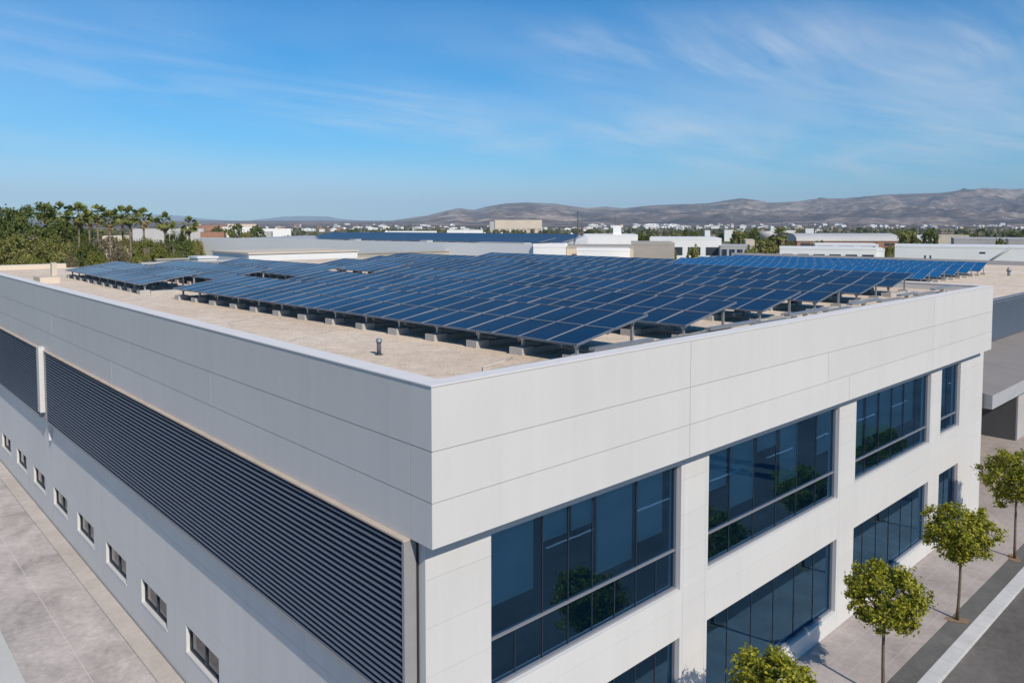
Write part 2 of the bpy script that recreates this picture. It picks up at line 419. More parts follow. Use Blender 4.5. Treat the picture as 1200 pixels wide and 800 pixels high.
slab('building_apron', (7.202, 10.66, GZ - .2), (7.76, 75, ZL + .05), M['plinth'])
slab('road', (-60, -7.0, GZ - .2), (200, 7.34, -.13), M['asphalt'])
slab('kerb', (-60, 7.342, GZ - .2), (64, 7.74, .005), M['kerb'])
slab('tree_strip', (-60, 7.742, GZ - .2), (64, 8.35, -.012), M['strip'])
slab('sidewalk', (-60, 8.352, GZ - .2), (64, 11.2, 0), M['walk'])
slab('far_kerb', (-60, -7.35, GZ - .2), (200, -7.002, .005), M['kerb'])
slab('far_sidewalk', (-60, -10.2, GZ - .2), (200, -7.352, 0), M['walk'])
slab('parking_lot', (-60, -45, GZ - .2), (200, -10.22, -.08), M['asphalt'])
slab('side_court', (39.002, 11.202, GZ - .2), (104, 30, -.01), M['walk'])
b = MB()
for k in range(40):
    b.box((-50 + k * 6.0, -3.06 + 3, -.1299), (-47 + k * 6.0, -2.94 + 3, -.126))
for k in range(60):
    b.box((-50 + k * 2.7, -15.2, -.0799), (-49.9 + k * 2.7, -10.4, -.076))
b.build('road_markings', M['white'])['kind'] = 'structure'

# ------------------------------------------------------------------ office building
def zc(z): return z + ZG
BX, BY = 7.62, 10.22
bld = empty('office_building', (BX, BY, 0))
tag(bld, 'white clad two storey office building with rooftop solar rows and long side louvers', 'building')
OB = (BX, BY, 0)
def bpart(b, name, mats, parent=None):
    p = parent or bld
    o = b.build(name, mats, p, OB)
    return o

def clad(b, P, uv, nv, us, zs, uj, zj, holes, gap=.007, dep=.02):
    """cladding on a plane: P origin, uv along, nv outward; us/zs all cut lines, uj/zj those that are open joints"""
    uv, nv = Vector(uv), Vector(nv); P = Vector(P)
    def pt(u, z, d): return tuple(P + uv * u + nv * d + Vector((0, 0, z)))
    us = sorted(set(us)); zs = sorted(set(zs))
    flip = (uv.cross(Vector((0, 0, 1)))).dot(nv) < 0
    def q(pts, mi): b.quad(pts[::-1] if flip else pts, mi)
    for i in range(len(us) - 1):
        for k in range(len(zs) - 1):
            u0, u1, z0, z1 = us[i], us[i+1], zs[k], zs[k+1]
            um, zm = (u0+u1)/2, (z0+z1)/2
            if any(h[0] < um < h[1] and h[2] < zm < h[3] for h in holes): continue
            q([pt(u0, z0, -dep), pt(u1, z0, -dep), pt(u1, z1, -dep), pt(u0, z1, -dep)], 1)
            a0 = u0 + gap/2 if u0 in uj else u0; a1 = u1 - gap/2 if u1 in uj else u1
            c0 = z0 + gap/2 if z0 in zj else z0; c1 = z1 - gap/2 if z1 in zj else z1
            q([pt(a0, c0, 0), pt(a1, c0, 0), pt(a1, c1, 0), pt(a0, c1, 0)], 0)
            if u0 in uj: q([pt(a0, c0, -dep), pt(a0, c0, 0), pt(a0, c1, 0), pt(a0, c1, -dep)], 0)
            if u1 in uj: q([pt(a1, c0, 0), pt(a1, c0, -dep), pt(a1, c1, -dep), pt(a1, c1, 0)], 0)
            if z0 in zj: q([pt(a0, c0, -dep), pt(a1, c0, -dep), pt(a1, c0, 0), pt(a0, c0, 0)], 0)
            if z1 in zj: q([pt(a0, c1, 0), pt(a1, c1, 0), pt(a1, c1, -dep), pt(a0, c1, -dep)], 0)

XE, YE = 38.4, 60.0          # far ends of the fascia
WX, WY, WE = 7.80, 10.67, 39.0
bands = [(zc(-5.51), zc(-4.72)), (zc(-4.72), zc(-3.83)), (zc(-3.83), zc(-2.72))]
b = MB()
for i, (z0, z1) in enumerate(bands):
    zj = [z for z in (zc(-4.72), zc(-3.83)) if z in (z0, z1)]
    vj = {0: [15.2, 23.9, 31.2], 1: [15.2, 22.4, 31.2], 2: [15.2, 31.2]}[i]
    vj = [x - BX for x in vj]
    clad(b, (BX, BY, 0), (1, 0, 0), (0, -1, 0), [0, XE - BX] + vj, [z0, z1], vj, zj, [], .012)
    vl = {0: [.63, 18.4, 36], 1: [.63, 9.56, 27], 2: [.63]}[i]
    clad(b, (BX, BY, 0), (0, 1, 0), (-1, 0, 0), [0, YE - BY] + vl, [z0, z1], vl, zj, [], .016)
z0, z1 = zc(-5.51), zc(-2.72)
b.quad([(BX, BY, z0), (BX, BY + .6, z0), (XE, BY + .6, z0), (XE, BY, z0)], 0)
b.quad([(BX, BY + .6, z0), (BX, YE, z0), (BX + .4, YE, z0), (BX + .4, BY + .6, z0)], 0)
b.quad([(XE, BY, z0), (XE, BY + 12, z0), (XE, BY + 12, z1), (XE, BY, z1)], 0)
# inner faces of the parapet, roof side
b.quad([(BX + .40, BY + .36, zc(-3.1)), (BX + .40, YE, zc(-3.1)), (BX + .40, YE, z1), (BX + .40, BY + .36, z1)][::-1], 0)
b.quad([(BX + .40, BY + .36, zc(-3.1)), (XE - .4, BY + .36, zc(-3.1)), (XE - .4, BY + .36, z1), (BX + .40, BY + .36, z1)], 0)
b.quad([(XE - .4, BY + .36, zc(-3.1)), (XE - .4, BY + 12, zc(-3.1)), (XE - .4, BY + 12, z1), (XE - .4, BY + .36, z1)], 0)
bpart(b, 'fascia', [M['panel'], M['joint']])
b = MB()
e = .018
b.box((BX - e, BY - e, z1), (BX + .42, YE, z1 + .022))
b.box((BX + .42, BY - e, z1), (XE + e, BY + .38, z1 + .022))
b.box((XE - .42, BY + .38, z1), (XE + e, BY + 12, z1 + .022))
b.box((BX + .42, YE - .4, z1), (13.2, YE, z1 + .022))
cap = bpart(b, 'parapet_cap', M['cap'])
b = MB()
b.box((BX + .42, BY + .38, zc(-3.0)), (BX + .50, YE - .4, zc(-2.80)))
b.box((BX + .50, BY + .38, zc(-3.0)), (XE - .42, BY + .44, zc(-2.80)))
bpart(b, 'flashing', M['flash'])
b = MB(); b.box((BX + .42, YE - .39, zc(-3.1)), (13.2, YE - .01, z1 - .002)); bpart(b, 'back_parapet', M['cream'])
b = MB()
b.box((BX + .41, BY + .37, zc(-3.45)), (39.0, 22.2, zc(-3.0)))
b.box((BX + .41, 22.2, zc(-3.45)), (43.0, YE - .02, zc(-3.0)))
bpart(b, 'roof', M['gravel'])

# lower walls
UB = [(9.34, 15.53), (16.74, 24.27), (25.55, 32.44), (33.65, 35.94)]
holes = [(x0 - WX, x1 - WX, zc(sl), zc(-5.86)) for (x0, x1), sl in zip(UB, (-9.0, -8.87, -8.66, -8.6))] + [(x0 - WX, x1 - WX, zc(-12.64), zc(-10.2)) for x0, x1 in UB]
zj = [zc(z) for z in (-6.27, -7.15, -8.05, -9.42, -10.9, -11.8)]
us = [0, WE - WX] + [u for h in holes for u in h[:2]]
zs = [-.5, zc(-5.5)] + zj + [zz_ for h in holes for zz_ in h[2:]]
uj = [15.65 - WX, 16.62 - WX, 24.4 - WX, 32.6 - WX]
b = MB()
clad(b, (WX, WY, 0), (1, 0, 0), (0, -1, 0), us + uj, zs, uj, zj, holes, .006)
for x0, x1, a, c in holes:                     # reveals of the window openings
    x0 += WX; x1 += WX; y0, y1 = WY - .0, WY + .17
    b.quad([(x1, y0, a), (x1, y1, a), (x1, y1, c), (x1, y0, c)][::-1]); b.quad([(x0, y0, a), (x0, y1, a), (x0, y1, c), (x0, y0, c)])
    b.quad([(x0, y0, a), (x1, y0, a), (x1, y1, a), (x0, y1, a)]); b.quad([(x0, y0, c), (x0, y1, c), (x1, y1, c), (x1, y0, c)])
# side wall with its small windows
SWY = [20.1 + 4.06 * k for k in range(-2, 9)]
shol = [(y - WY, y + 2.42 - WY, zc(-12.56), zc(-11.72)) for y in SWY]
zj2 = [zc(z) for z in (-9.48, -11.2)]
vj2 = [y + 3.2 - WY for y in SWY[::2]]
us = [0, YE - WY] + [u for h in shol for u in h[:2]] + vj2
zs = [-.6, zc(-5.5)] + zj2 + [zc(-12.56), zc(-11.72)]
clad(b, (WX, WY, 0), (0, 1, 0), (-1, 0, 0), us, zs, vj2, zj2, shol, .006)
for y0, y1, a, c in shol:
    y0 += WY; y1 += WY; x0, x1 = WX, WX + .20
    b.quad([(x0, y0, a), (x1, y0, a), (x1, y0, c), (x0, y0, c)][::-1]); b.quad([(x0, y1, a), (x1, y1, a), (x1, y1, c), (x0, y1, c)])
    b.quad([(x0, y0, a), (x0, y1, a), (x1, y1, a), (x1, y0, a)]); b.quad([(x0, y0, c), (x1, y0, c), (x1, y1, c), (x0, y1, c)])
b.quad([(WE, WY, -.5), (WE, 30, -.5), (WE, 30, zc(-3.5)), (WE, WY, zc(-3.5))])
b.quad([(WX, YE, -.6), (WX, YE, zc(-3.05)), (43, YE, zc(-3.05)), (43, YE, -.6)])
b.quad([(BX, YE, zc(-5.51)), (43, YE, zc(-5.51)), (43, YE, zc(-3.02)), (BX, YE, zc(-3.02))][::-1])
bpart(b, 'wall', [M['panel'], M['joint']])

# front windows
BLINDS = {0: [(9.40, 10.72, 1.5), (10.98, 11.72, .62), (11.86, 12.55, .62), (12.68, 13.95, 1.85), (14.15, 15.12, 1.55)],
          1: [(16.85, 18.0, 1.05), (18.2, 19.4, 1.75), (19.6, 20.7, .5), (20.9, 22.0, 1.7), (23.3, 24.1, 1.35)],
          2: [(25.7, 26.7, 1.7), (26.9, 27.9, 1.5), (28.1, 29.1, 1.55), (29.3, 30.2, 1.6), (30.4, 31.3, 1.6)],
          3: [(33.8, 34.9, 1.6)]}
SILL = [-9.0, -8.87, -8.66, -8.6]
for fl, (za, zb_) in enumerate(((0, zc(-5.86)), (zc(-12.64), zc(-10.2)))):
    for k, (x0, x1) in enumerate(UB):
        if fl == 0: za = zc(SILL[k])
        yf = WY + .10
        fr = MB(); wd = .055
        for lo, hi in (((x0 + .002, yf, za + .002), (x1 - .002, yf + .14, za + wd)), ((x0 + .002, yf, zb_ - wd), (x1 - .002, yf + .14, zb_ - .002)),
                       ((x0 + .002, yf, za + wd), (x0 + wd, yf + .14, zb_ - wd)), ((x1 - wd, yf, za + wd), (x1 - .002, yf + .14, zb_ - wd))):
            fr.box(lo, hi)
        if fl == 0: fr.box((x0 + wd, yf + .01, zc(-8.01) - .017), (x1 - wd, yf + .13, zc(-8.01) + .017))
        wo = bpart(fr, 'window', M['frame'])
        gl = MB(); yg = yf + .075
        gl.quad([(x0 + wd, yg, za + wd), (x1 - wd, yg, za + wd), (x1 - wd, yg, zb_ - wd), (x0 + wd, yg, zb_ - wd)])
        bpart(gl, 'glazing', M['glass'], wo)
        n = [8, 6, 6, 2][k]
        for j in range(1, n):
            xm = x0 + (x1 - x0) * j / n
            for a, c in (((za + wd, zc(-8.01) - .017), (zc(-8.01) + .017, zb_ - wd)) if fl == 0 else ((za + wd, zb_ - wd),)):
                if fl == 0 and k == 0 and j in (1, 5, 7) and c > zc(-7.9): continue
                mu = MB(); mu.box((xm - .012, yg - .014, a), (xm + .012, yg - .001, c)); bpart(mu, 'mullion', M['fin'], wo)
        if fl == 0:
            for (a, c, d) in BLINDS[k]:
                bm_ = MB(); bm_.box((a, yg + .09, zb_ - wd - d), (c, yg + .10, zb_ - wd - .02)); bm_.box((a, yg + .085, zb_ - wd - d - .03), (c, yg + .105, zb_ - wd - d))
                bpart(bm_, 'blind', M['blind'], wo)
# rooms behind the glass
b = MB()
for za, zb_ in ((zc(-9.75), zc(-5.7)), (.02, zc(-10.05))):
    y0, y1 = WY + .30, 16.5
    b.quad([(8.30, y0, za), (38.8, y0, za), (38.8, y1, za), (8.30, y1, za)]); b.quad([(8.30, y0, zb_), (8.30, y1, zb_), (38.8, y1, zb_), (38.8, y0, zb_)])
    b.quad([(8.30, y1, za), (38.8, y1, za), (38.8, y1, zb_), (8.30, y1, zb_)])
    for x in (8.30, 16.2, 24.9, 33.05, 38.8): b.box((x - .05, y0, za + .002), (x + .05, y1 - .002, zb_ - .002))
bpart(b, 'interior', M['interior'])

# small side windows
for k, y in enumerate(SWY):
    za, zb_ = zc(-12.56), zc(-11.72); x = WX + .10; y1 = y + 2.42
    fr = MB()
    for lo, hi in (((x, y + .002, za + .03), (x + .09, y + .06, zb_ - .002)), ((x, y1 - .06, za + .03), (x + .09, y1 - .002, zb_ - .002)),
                   ((x, y + .06, za + .03), (x + .09, y1 - .06, za + .09)), ((x, y + .06, zb_ - .06), (x + .09, y1 - .06, zb_ - .002)), ((x, y + 1.17, za + .09), (x + .09, y + 1.25, zb_ - .06))):
        fr.box(lo, hi)
    wo = bpart(fr, 'small_window', M['mullion'])
    g = MB(); g.box((x + .04, y + .06, za + .09), (x + .05, y1 - .06, zb_ - .06)); bpart(g, 'glazing', M['sglass'], wo)
    s = MB(); s.box((WX - .02, y - .02, za - .02), (x, y1 + .02, za + .028)); bpart(s, 'sill', M['panel'], wo)

# louver banks
LZ0, LZ1, LX = zc(-8.62), zc(-5.55), 7.50
def bank(y0, y1):
    fr = MB()
    fr.box((LX, y0, LZ0 - .04), (LX + .06, y0 + .07, LZ1)); 
    fr.box((LX, y1 - .2, LZ0 - .04), (LX + .06, y1, LZ1))
    fr.box((LX, y0 + .07, LZ0 - .06), (LX + .20, y1 - .2, LZ0))
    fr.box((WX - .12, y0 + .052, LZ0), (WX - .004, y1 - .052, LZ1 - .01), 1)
    fr.box((LX + .06, y0, LZ0 - .03), (WX - .003, y0 + .05, LZ1 - .01)); fr.box((LX + .06, y1 - .05, LZ0 - .03), (WX - .003, y1, LZ1 - .01))
    o = bpart(fr, 'louver_bank', [M['lframe'], M['dark']])
    le = MB(); le.box((LX - .02, y0 - .01, LZ1), (WX - .003, y1 + .01, LZ1 + .035)); bpart(le, 'ledge', M['tanledge'], o)
    sl = MB(); n = 25; p = (LZ1 - LZ0) / n
    for i in range(n):
        z = LZ0 + p * (i + .5)
        Mx = Matrix.Translation((LX + .09, 0, z)) @ Matrix.Rotation(R(-38), 4, 'Y')
        sl.box((-.075, y0 + .06, -.006), (.075, y1 - .15, .006), 0, Mx)
        sl.box((LX + .012, y0 + .06, z - .060), (LX + .034, y1 - .15, z - .020), 1)
    bpart(sl, 'slats', [M['slatshade'], M['slat']], o)
bank(10.888, 38.35); bank(39.35, 59.5)
b = MB(); b.box((WX - .04, 10.862, zc(-8.6)), (WX - .002, 10.880, zc(-5.53))); bpart(b, 'gap_shade_strip', M['dark'])  # solid dark strip, coloured as the shade in the gap by the frame
b = MB(); b.box((7.36, 38.6, zc(-8.3)), (7.6, 39.05, zc(-5.40))); b.box((7.6, 38.6, zc(-8.6)), (WX - .003, 39.05, zc(-5.53)))
b.box((7.66, 38.62, zc(-9.6)), (WX - .004, 38.78, zc(-8.602)))
bpart(b, 'louver_pilaster', M['panel'])

# ------------------------------------------------------------------ solar rows
PW, PL = .865, 1.362
def panel_mesh(mat):
    b = MB(); b.box((.0, .0, -.02), (PL, PW, -.002), 0); return b.mesh('panel', [mat])
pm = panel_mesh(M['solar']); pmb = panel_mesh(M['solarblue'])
b = MB(); fw_ = .0135; ft = .010
for lo, hi in (((.003, .003, -.035), (PL - .003, fw_, ft)), ((.003, PW - fw_, -.035), (PL - .003, PW - .003, ft)), ((.003, fw_, -.035), (fw_, PW - fw_, ft)), ((PL - fw_, fw_, -.035), (PL - .003, PW - fw_, ft))): b.box(lo, hi)
fm = b.mesh('panel_frame', [M['pvframe']])
b = MB(); b.box((-.21, -.19, 0), (.21, .19, .17)); blk = b.mesh('ballast_block', [M['conc']])
b = MB(); b.box((0, -.13, 0), (1.75, .13, .12)); slp = b.mesh('sleeper', [M['conc']])
def post_mesh(h):
    b = MB(); b.box((-.03, -.03, 0), (.03, .03, h)); b.box((-.08, -.08, 0), (.08, .08, .012)); b.box((-.04, -.06, h - .07), (.04, .06, h - .02)); return b.mesh('post', [M['steel']])
ORD = ['first', 'second', 'third', 'fourth', 'fifth', 'sixth', 'seventh', 'eighth']
def table(x, y, phi, n, zlow, zroof, tilt_, label, group, full=True, post_every=1.55, sx=1., pmesh=None):
    root = empty('solar_table', (x, y, zroof), phi)
    tag(root, label, 'solar panels', group)
    ct, st = math.cos(tilt_), math.sin(tilt_)
    h = zlow - zroof
    for r_ in range(2):
        s0 = r_ * (PL + .012) * sx
        for k in range(n):
            jit = (random.uniform(-.006, .006), -tilt_ + random.uniform(-.006, .006), 0)
            p = inst('panel', pmesh or pm, root, (s0 * ct, k * PW, h + s0 * st), jit, (sx, 1, 1))
            inst('panel_frame', fm, p)
    ln = n * PW
    for s0 in (.35, 1.25, 1.65, 2.45):
        b = MB(); b.box((-.025, .08, -.10), (.025, ln - .08, -.045))
        o = b.build('rail', M['darksteel'], root); o.location = (s0 * ct * sx, 0, h + s0 * st * sx); o.rotation_euler = (0, -tilt_, 0)
    npst = max(2, int(round((ln - .5) / post_every)) + 1)
    hf, hr = h + .32 * sx * st - .10 - .17, h + 2.42 * sx * st - .10 - .17
    pf, pr = post_mesh(hf), post_mesh(hr)
    for i in range(npst):
        yy = .25 + (ln - .5) * i / (npst - 1) + (random.uniform(-.06, .06) if 0 < i < npst - 1 else 0)
        xf, xr = .32 * ct * sx, 2.42 * ct * sx
        jz = random.uniform(-.08, .08)
        inst('ballast_block', blk, root, (xf - .06, yy, 0), (0, 0, jz)); inst('ballast_block', blk, root, (xr, yy, 0), (0, 0, -jz))
        inst('post', pf, root, (xf, yy, .17)); inst('post', pr, root, (xr, yy, .17))
        if full: inst('sleeper', slp, root, (xf + .2, yy, 0), (0, 0, jz * .3))
    return root
ZR = zc(-3.0); ZLOW = zc(-2.56); PHI = R(3.43); TL = R(8.7)
AR = [(12.0, 10.93, 24), (16.28, 11.12, 24), (20.7, 11.45, 24), (24.62, 11.62, 24), (28.66, 11.93, 24), (32.75, 12.35, 24)]
for i, (x, y, n) in enumerate(AR):
    table(x, y, PHI, n, ZLOW, ZR, TL, f'{ORD[i]} long solar row counted from the louvered side, street end of the roof', 'solar rows at the street end of the roof')
BR = [(10.40, 34.7, 16), (14.0, 35.3, 14), (17.9, 34.9, 14), (22.6, 35.4, 8), (26.9, 34.2, 12), (31.2, 34.2, 16)]
for i, (x, y, n) in enumerate(BR):
    table(x, y, (R(-1.2), R(1.2), R(2))[i] if i < 3 else PHI, n, ZLOW, ZR, TL, f'{ORD[i]} solar row counted from the louvered side, tree end of the roof', 'solar rows at the tree end of the roof', full=i < 3)
table(36.9, 27.5, PHI, 19, ZLOW, ZR, TL, 'short last solar row at the back edge of the office roof', 'solar rows at the street end of the roof', full=False)

# things on the roof
t_ = empty('vent_pipe', (9.62, 14.9, ZR)); tag(t_, 'short dark vent pipe with a cap standing alone on the gravel roof', 'vent pipe')
b = MB(); b.tube([(0, 0, 0), (0, 0, .30)], .05, 12); b.tube([(0, 0, 0), (0, 0, .02)], .09, 12); b.build('pipe', M['metalshade'], t_)
b = MB(); b.tube([(0, 0, .29), (0, 0, .36)], .07, 12); b.tube([(0, 0, .36), (0, 0, .385)], [.07, .04], 12); b.build('cap', M['darksteel'], t_)
t_ = empty('cable_tray', (9.75, 11.05, ZR)); tag(t_, 'grey metal cable tray lying along the street parapet past the solar row ends', 'cable tray')
xx = 0.0; k = 0
while xx < 26:
    L = random.uniform(1.8, 2.8) if k else 2.9; b = MB(); zz_ = .10 + .10 * (k % 2); 
    b.box((xx, -.09 + .025 * xx * .9, zz_), (xx + L, .09 + .025 * xx * .9, zz_ + .07)); b.box((xx + L * .45, -.08 + .0225 * xx, 0), (xx + L * .45 + .12, .08 + .0225 * xx, zz_ - .002), 1)
    b.build('tray_section', [M['steel'], M['conc']], t_); xx += L + .05; k += 1
b = MB(); b.tube([(9.8, 11.25, ZR + .02), (9.95, 11.6, ZR + .02), (10.3, 12.0, ZR + .025), (10.9, 12.2, ZR + .02), (11.6, 12.5, ZR + .02)], .018, 6)
tag(b.build('cable', M['cable']), 'thin pale cable curving over the gravel to the first ballast blocks', 'cable')
def rock_mesh(seed):
    import bmesh as _b
    bm = _b.new(); _b.ops.create_icosphere(bm, subdivisions=2, radius=1)
    for v in bm.verts:
        n_ = noise.noise(v.co * 1.3 + Vector((seed * 7., 0, 0))); v.co *= 1 + .45 * n_; v.co.z *= .6; v.co.z = max(v.co.z, -.35)
    me = bpy.data.meshes.new('stone'); bm.to_mesh(me); bm.free(); me.materials.append(M['rock']); return me
rms = [rock_mesh(i) for i in range(3)]
for i, (x, y, s) in enumerate(((13.75, 11.35, .17), (14.15, 11.28, .15), (13.5, 11.62, .12), (14.5, 11.4, .12), (17.6, 11.5, .13), (18.4, 11.5, .11), (9.75, 10.95, .10), (9.35, 10.9, .08))):
    o = inst('stone', rms[i % 3], None, (x, y, ZR + s * .3), (0, 0, i * 1.3), (s, s * .8, s)); 
    tag(o, 'pale rough stone lying on the roof gravel just inside the street parapet', 'stone', 'loose stones along the street parapet')
t_ = empty('masonry_pedestal', (9.25, 45.6, ZR)); tag(t_, 'low cream masonry pedestal with an upright stub near the far roof corner', 'pedestal')
b = MB(); b.box((-.55, -.9, 0), (.35, .6, .30)); b.build('base', M['cream'], t_)
b = MB(); b.box((.2, .15, .29), (.45, .5, .95), 0, Matrix.Rotation(.10, 4, 'X')); b.build('stub', M['cream'], t_)

# ------------------------------------------------------------------ neighbouring factory wing beyond the office
fac = empty('factory_wing', (39.1, 14.2, 0)); tag(fac, 'lower factory wing with dark louver wall and grey canopy beyond the office end', 'building')
OF = (39.1, 14.2, 0)
ZR2 = zc(-4.75)
def fpart(b, name, mats, parent=None): return b.build(name, mats, parent or fac, OF)
b = MB(); b.box((43.05, 14.4, zc(-5.3)), (103, 62, ZR2)); b.box((39.05, 14.4, zc(-5.3)), (43.04, 22.1, ZR2 - .001)); fpart(b, 'roof', M['gravel'])
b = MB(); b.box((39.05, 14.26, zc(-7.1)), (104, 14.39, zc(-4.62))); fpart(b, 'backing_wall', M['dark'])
b = MB(); b.box((39.05, 14.12, zc(-4.70)), (104, 14.40, zc(-4.60))); fpart(b, 'roof_edge', M['darksteel'])
b = MB()
for i in range(20):
    z = zc(-7.05) + i * .118
    b.box((39.1, -.07, -.008), (103.9, .07, .008), 0, Matrix.Translation((0, 14.18, z)) @ Matrix.Rotation(R(40), 4, 'X'))
    b.box((39.1, 14.10, z - .06), (103.9, 14.115, z - .015))
fpart(b, 'louver_slats', M['slat'])
b = MB(); b.box((102.6, 14.4, ZR2 + .002), (103, 62, zc(-4.25))); fpart(b, 'end_parapet', M['grey'])
b = MB(); c = [(39.15, 10.3, zc(-7.72)), (104, 10.3, zc(-7.72)), (104, 14.24, zc(-7.18)), (39.15, 14.24, zc(-7.18))]
lo = [(x, y, z - .02 - (.62 if y < 11 else 1.1)) for x, y, z in c]
b.quad(c, 0); b.quad([lo[0], lo[1], c[1], c[0]], 1); b.quad([lo[3], lo[0], c[0], c[3]], 2); b.quad(lo[::-1], 2)
for k in range(1, 8): 
    x = 39 + k * 7.3; b.quad([(x, 10.31, zc(-7.715)), (x + .05, 10.31, zc(-7.715)), (x + .05, 14.2, zc(-7.18)), (x, 14.2, zc(-7.18))], 2)
fpart(b, 'canopy', [M['canopy'], M['flash'], M['darksteel']])
b = MB(); b.box((54.0, 12.92, -.3), (54.3, 30, zc(-8.3)), 0); b.box((54.31, 12.9, -.3), (104, 13.2, zc(-8.3)), 1); b.box((39.05, 30, -.3), (54.3, 30.3, zc(-5.4)), 0); fpart(b, 'lower_wall', [M['metalshade'], M['grey']])  # side and back walls coloured dark for the shade under the canopy
b = MB(); b.box((60, 12.84, -.3), (64, 12.898, zc(-9.4)), 0)
for k in range(11): b.box((60.02, 12.80, .1 + k * .34), (63.98, 12.838, .40 + k * .34), 0)
fpart(b, 'roller_door', M['flash'])
b = MB()
for x in (56, 64): b.box((x, 10.6, -.02), (x + .3, 10.9, zc(-8.35)))
b.tube([(39.35, 10.9, -.02), (39.35, 10.9, zc(-8.4))], .05, 8)
fpart(b, 'canopy_column', M['grey'])
for k in range(5):
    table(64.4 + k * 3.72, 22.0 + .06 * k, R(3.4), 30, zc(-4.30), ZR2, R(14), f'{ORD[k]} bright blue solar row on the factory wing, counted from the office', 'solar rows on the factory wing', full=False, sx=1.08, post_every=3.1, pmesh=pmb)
t_ = empty('roof_cowl', (82, 20.6, ZR2)); tag(t_, 'small dark vent cowl on the factory wing roof beside its solar rows', 'roof vent')
b = MB(); b.tube([(0, 0, 0), (0, 0, .45)], .13, 10); b.build('pipe', M['darksteel'], t_)
b = MB(); b.tube([(0, 0, .4), (0, 0, .75)], [.24, .1], 10); b.build('cowl', M['darksteel'], t_)

# ------------------------------------------------------------------ trees
def leaf_cards(rnd, n_clump, per, size, shape, clump_r, out_b, flat=.5, elong=1.7):
    """clumps of small leaf faces filling a crown; shape() gives a clump centre and the outward direction"""
    for _ in range(n_clump):
        c, o = shape(rnd)
        cr = clump_r * rnd.uniform(.6, 1.25)
        for _ in range(per):
            d = Vector((rnd.gauss(0, 1), rnd.gauss(0, 1), rnd.gauss(0, .8))); d *= cr / 1.6
            p = c + d
            nrm = (o * .6 + Vector((rnd.gauss(0, .6), rnd.gauss(0, .6), rnd.gauss(.35, .5)))).normalized()
            a = nrm.cross(Vector((rnd.gauss(0, 1), rnd.gauss(0, 1), rnd.gauss(0, 1)))).normalized(); q = nrm.cross(a)
            s = size * rnd.uniform(.6, 1.25); l = s * elong * .5; h = s * .5
            out_b.quad([p - a * l, p - q * h + nrm * h * .25, p + a * l - nrm * h * .3, p + q * h + nrm * h * .25])
def ellip(rx, ry, rz, cz, bumps, seed, inner=.35):
    def shape(rnd):
        d = Vector((rnd.gauss(0, 1), rnd.gauss(0, 1), rnd.gauss(0, 1))).normalized()
        r = rnd.uniform(inner ** 3, 1) ** (1 / 3.)
        k = 1 + bumps * noise.noise(d * 1.9 + Vector((seed, seed * 1.7, 0)))
        return Vector((d.x * rx, d.y * ry, d.z * rz)) * r * k + Vector((0, 0, cz)), d
    return shape
def street_tree(seed, loc, label, h=3.75, r=1.12, rz=0.):
    rnd = random.Random(seed)
    root = empty('street_tree', loc, rz); tag(root, label, 'tree', 'young trees along the kerb')
    cz = h - r * .98
    tb = MB(); lean = Vector((rnd.uniform(-.08, .08), rnd.uniform(-.08, .08), 0))
    pts = [lean * math.sin(i / 5 * 2.4) + Vector((0, 0, (cz - .5) * i / 5)) for i in range(6)]
    tb.tube(pts, [.062, .05, .044, .042, .04, .036], 9)
    for k in range(9):
        a = k * 2.4 + rnd.random(); l = r * rnd.uniform(.5, .8); st = pts[5] - Vector((0, 0, rnd.uniform(0, .25)))
        e_ = st + Vector((math.cos(a) * l, math.sin(a) * l, rnd.uniform(.4, 1.25) * r)); mid = (st + e_) / 2 + Vector((0, 0, -.06))
        tb.tube([st, mid, e_], [.026, .016, .006], 6, caps=False)
    tb.build('trunk', M['bark'], root)
    b = MB(); leaf_cards(rnd, 260, 44, .062, ellip(r * rnd.uniform(.92, 1.02), r * rnd.uniform(.92, 1.02), r * .86, cz, .34, seed * 3.1, .5), .13, b)
    b.build('crown', M['leaf'], root)
    b = MB(); b.quad([(.42 * math.cos(a * .7) * (1 + .25 * math.sin(a * 3.1)), .02 + .22 * math.sin(a * .7) * (1 + .2 * math.cos(a * 2.3)), .004) for a in range(9)]); b.build('tree_pit', M['soil'], root)
    return root
street_tree(11, (15.45, 8.1, 0), 'street tree whose bright crown shows below the first tall office windows', 3.85, .97)
street_tree(25, (21.65, 8.1, 0), 'street tree with yellow green crown before the second lower office window', 3.95, 1.04, 1.)
street_tree(13, (27.9, 8.15, 0), 'street tree with slightly darker crown before the last lower office window', 4.05, 1.06, 2.2)
street_tree(14, (34.8, 8.2, 0), 'street tree standing past the office corner beside the canopy', 4.5, 1.30, .5)

def make_meshes(name, mat, seeds, nclump, per, size, shp, cr):
    res = []
    for s in seeds:
        rnd = random.Random(s); b = MB(); leaf_cards(rnd, nclump, per, size, shp(s), cr, b); res.append(b.mesh(name, [mat]))
    return res
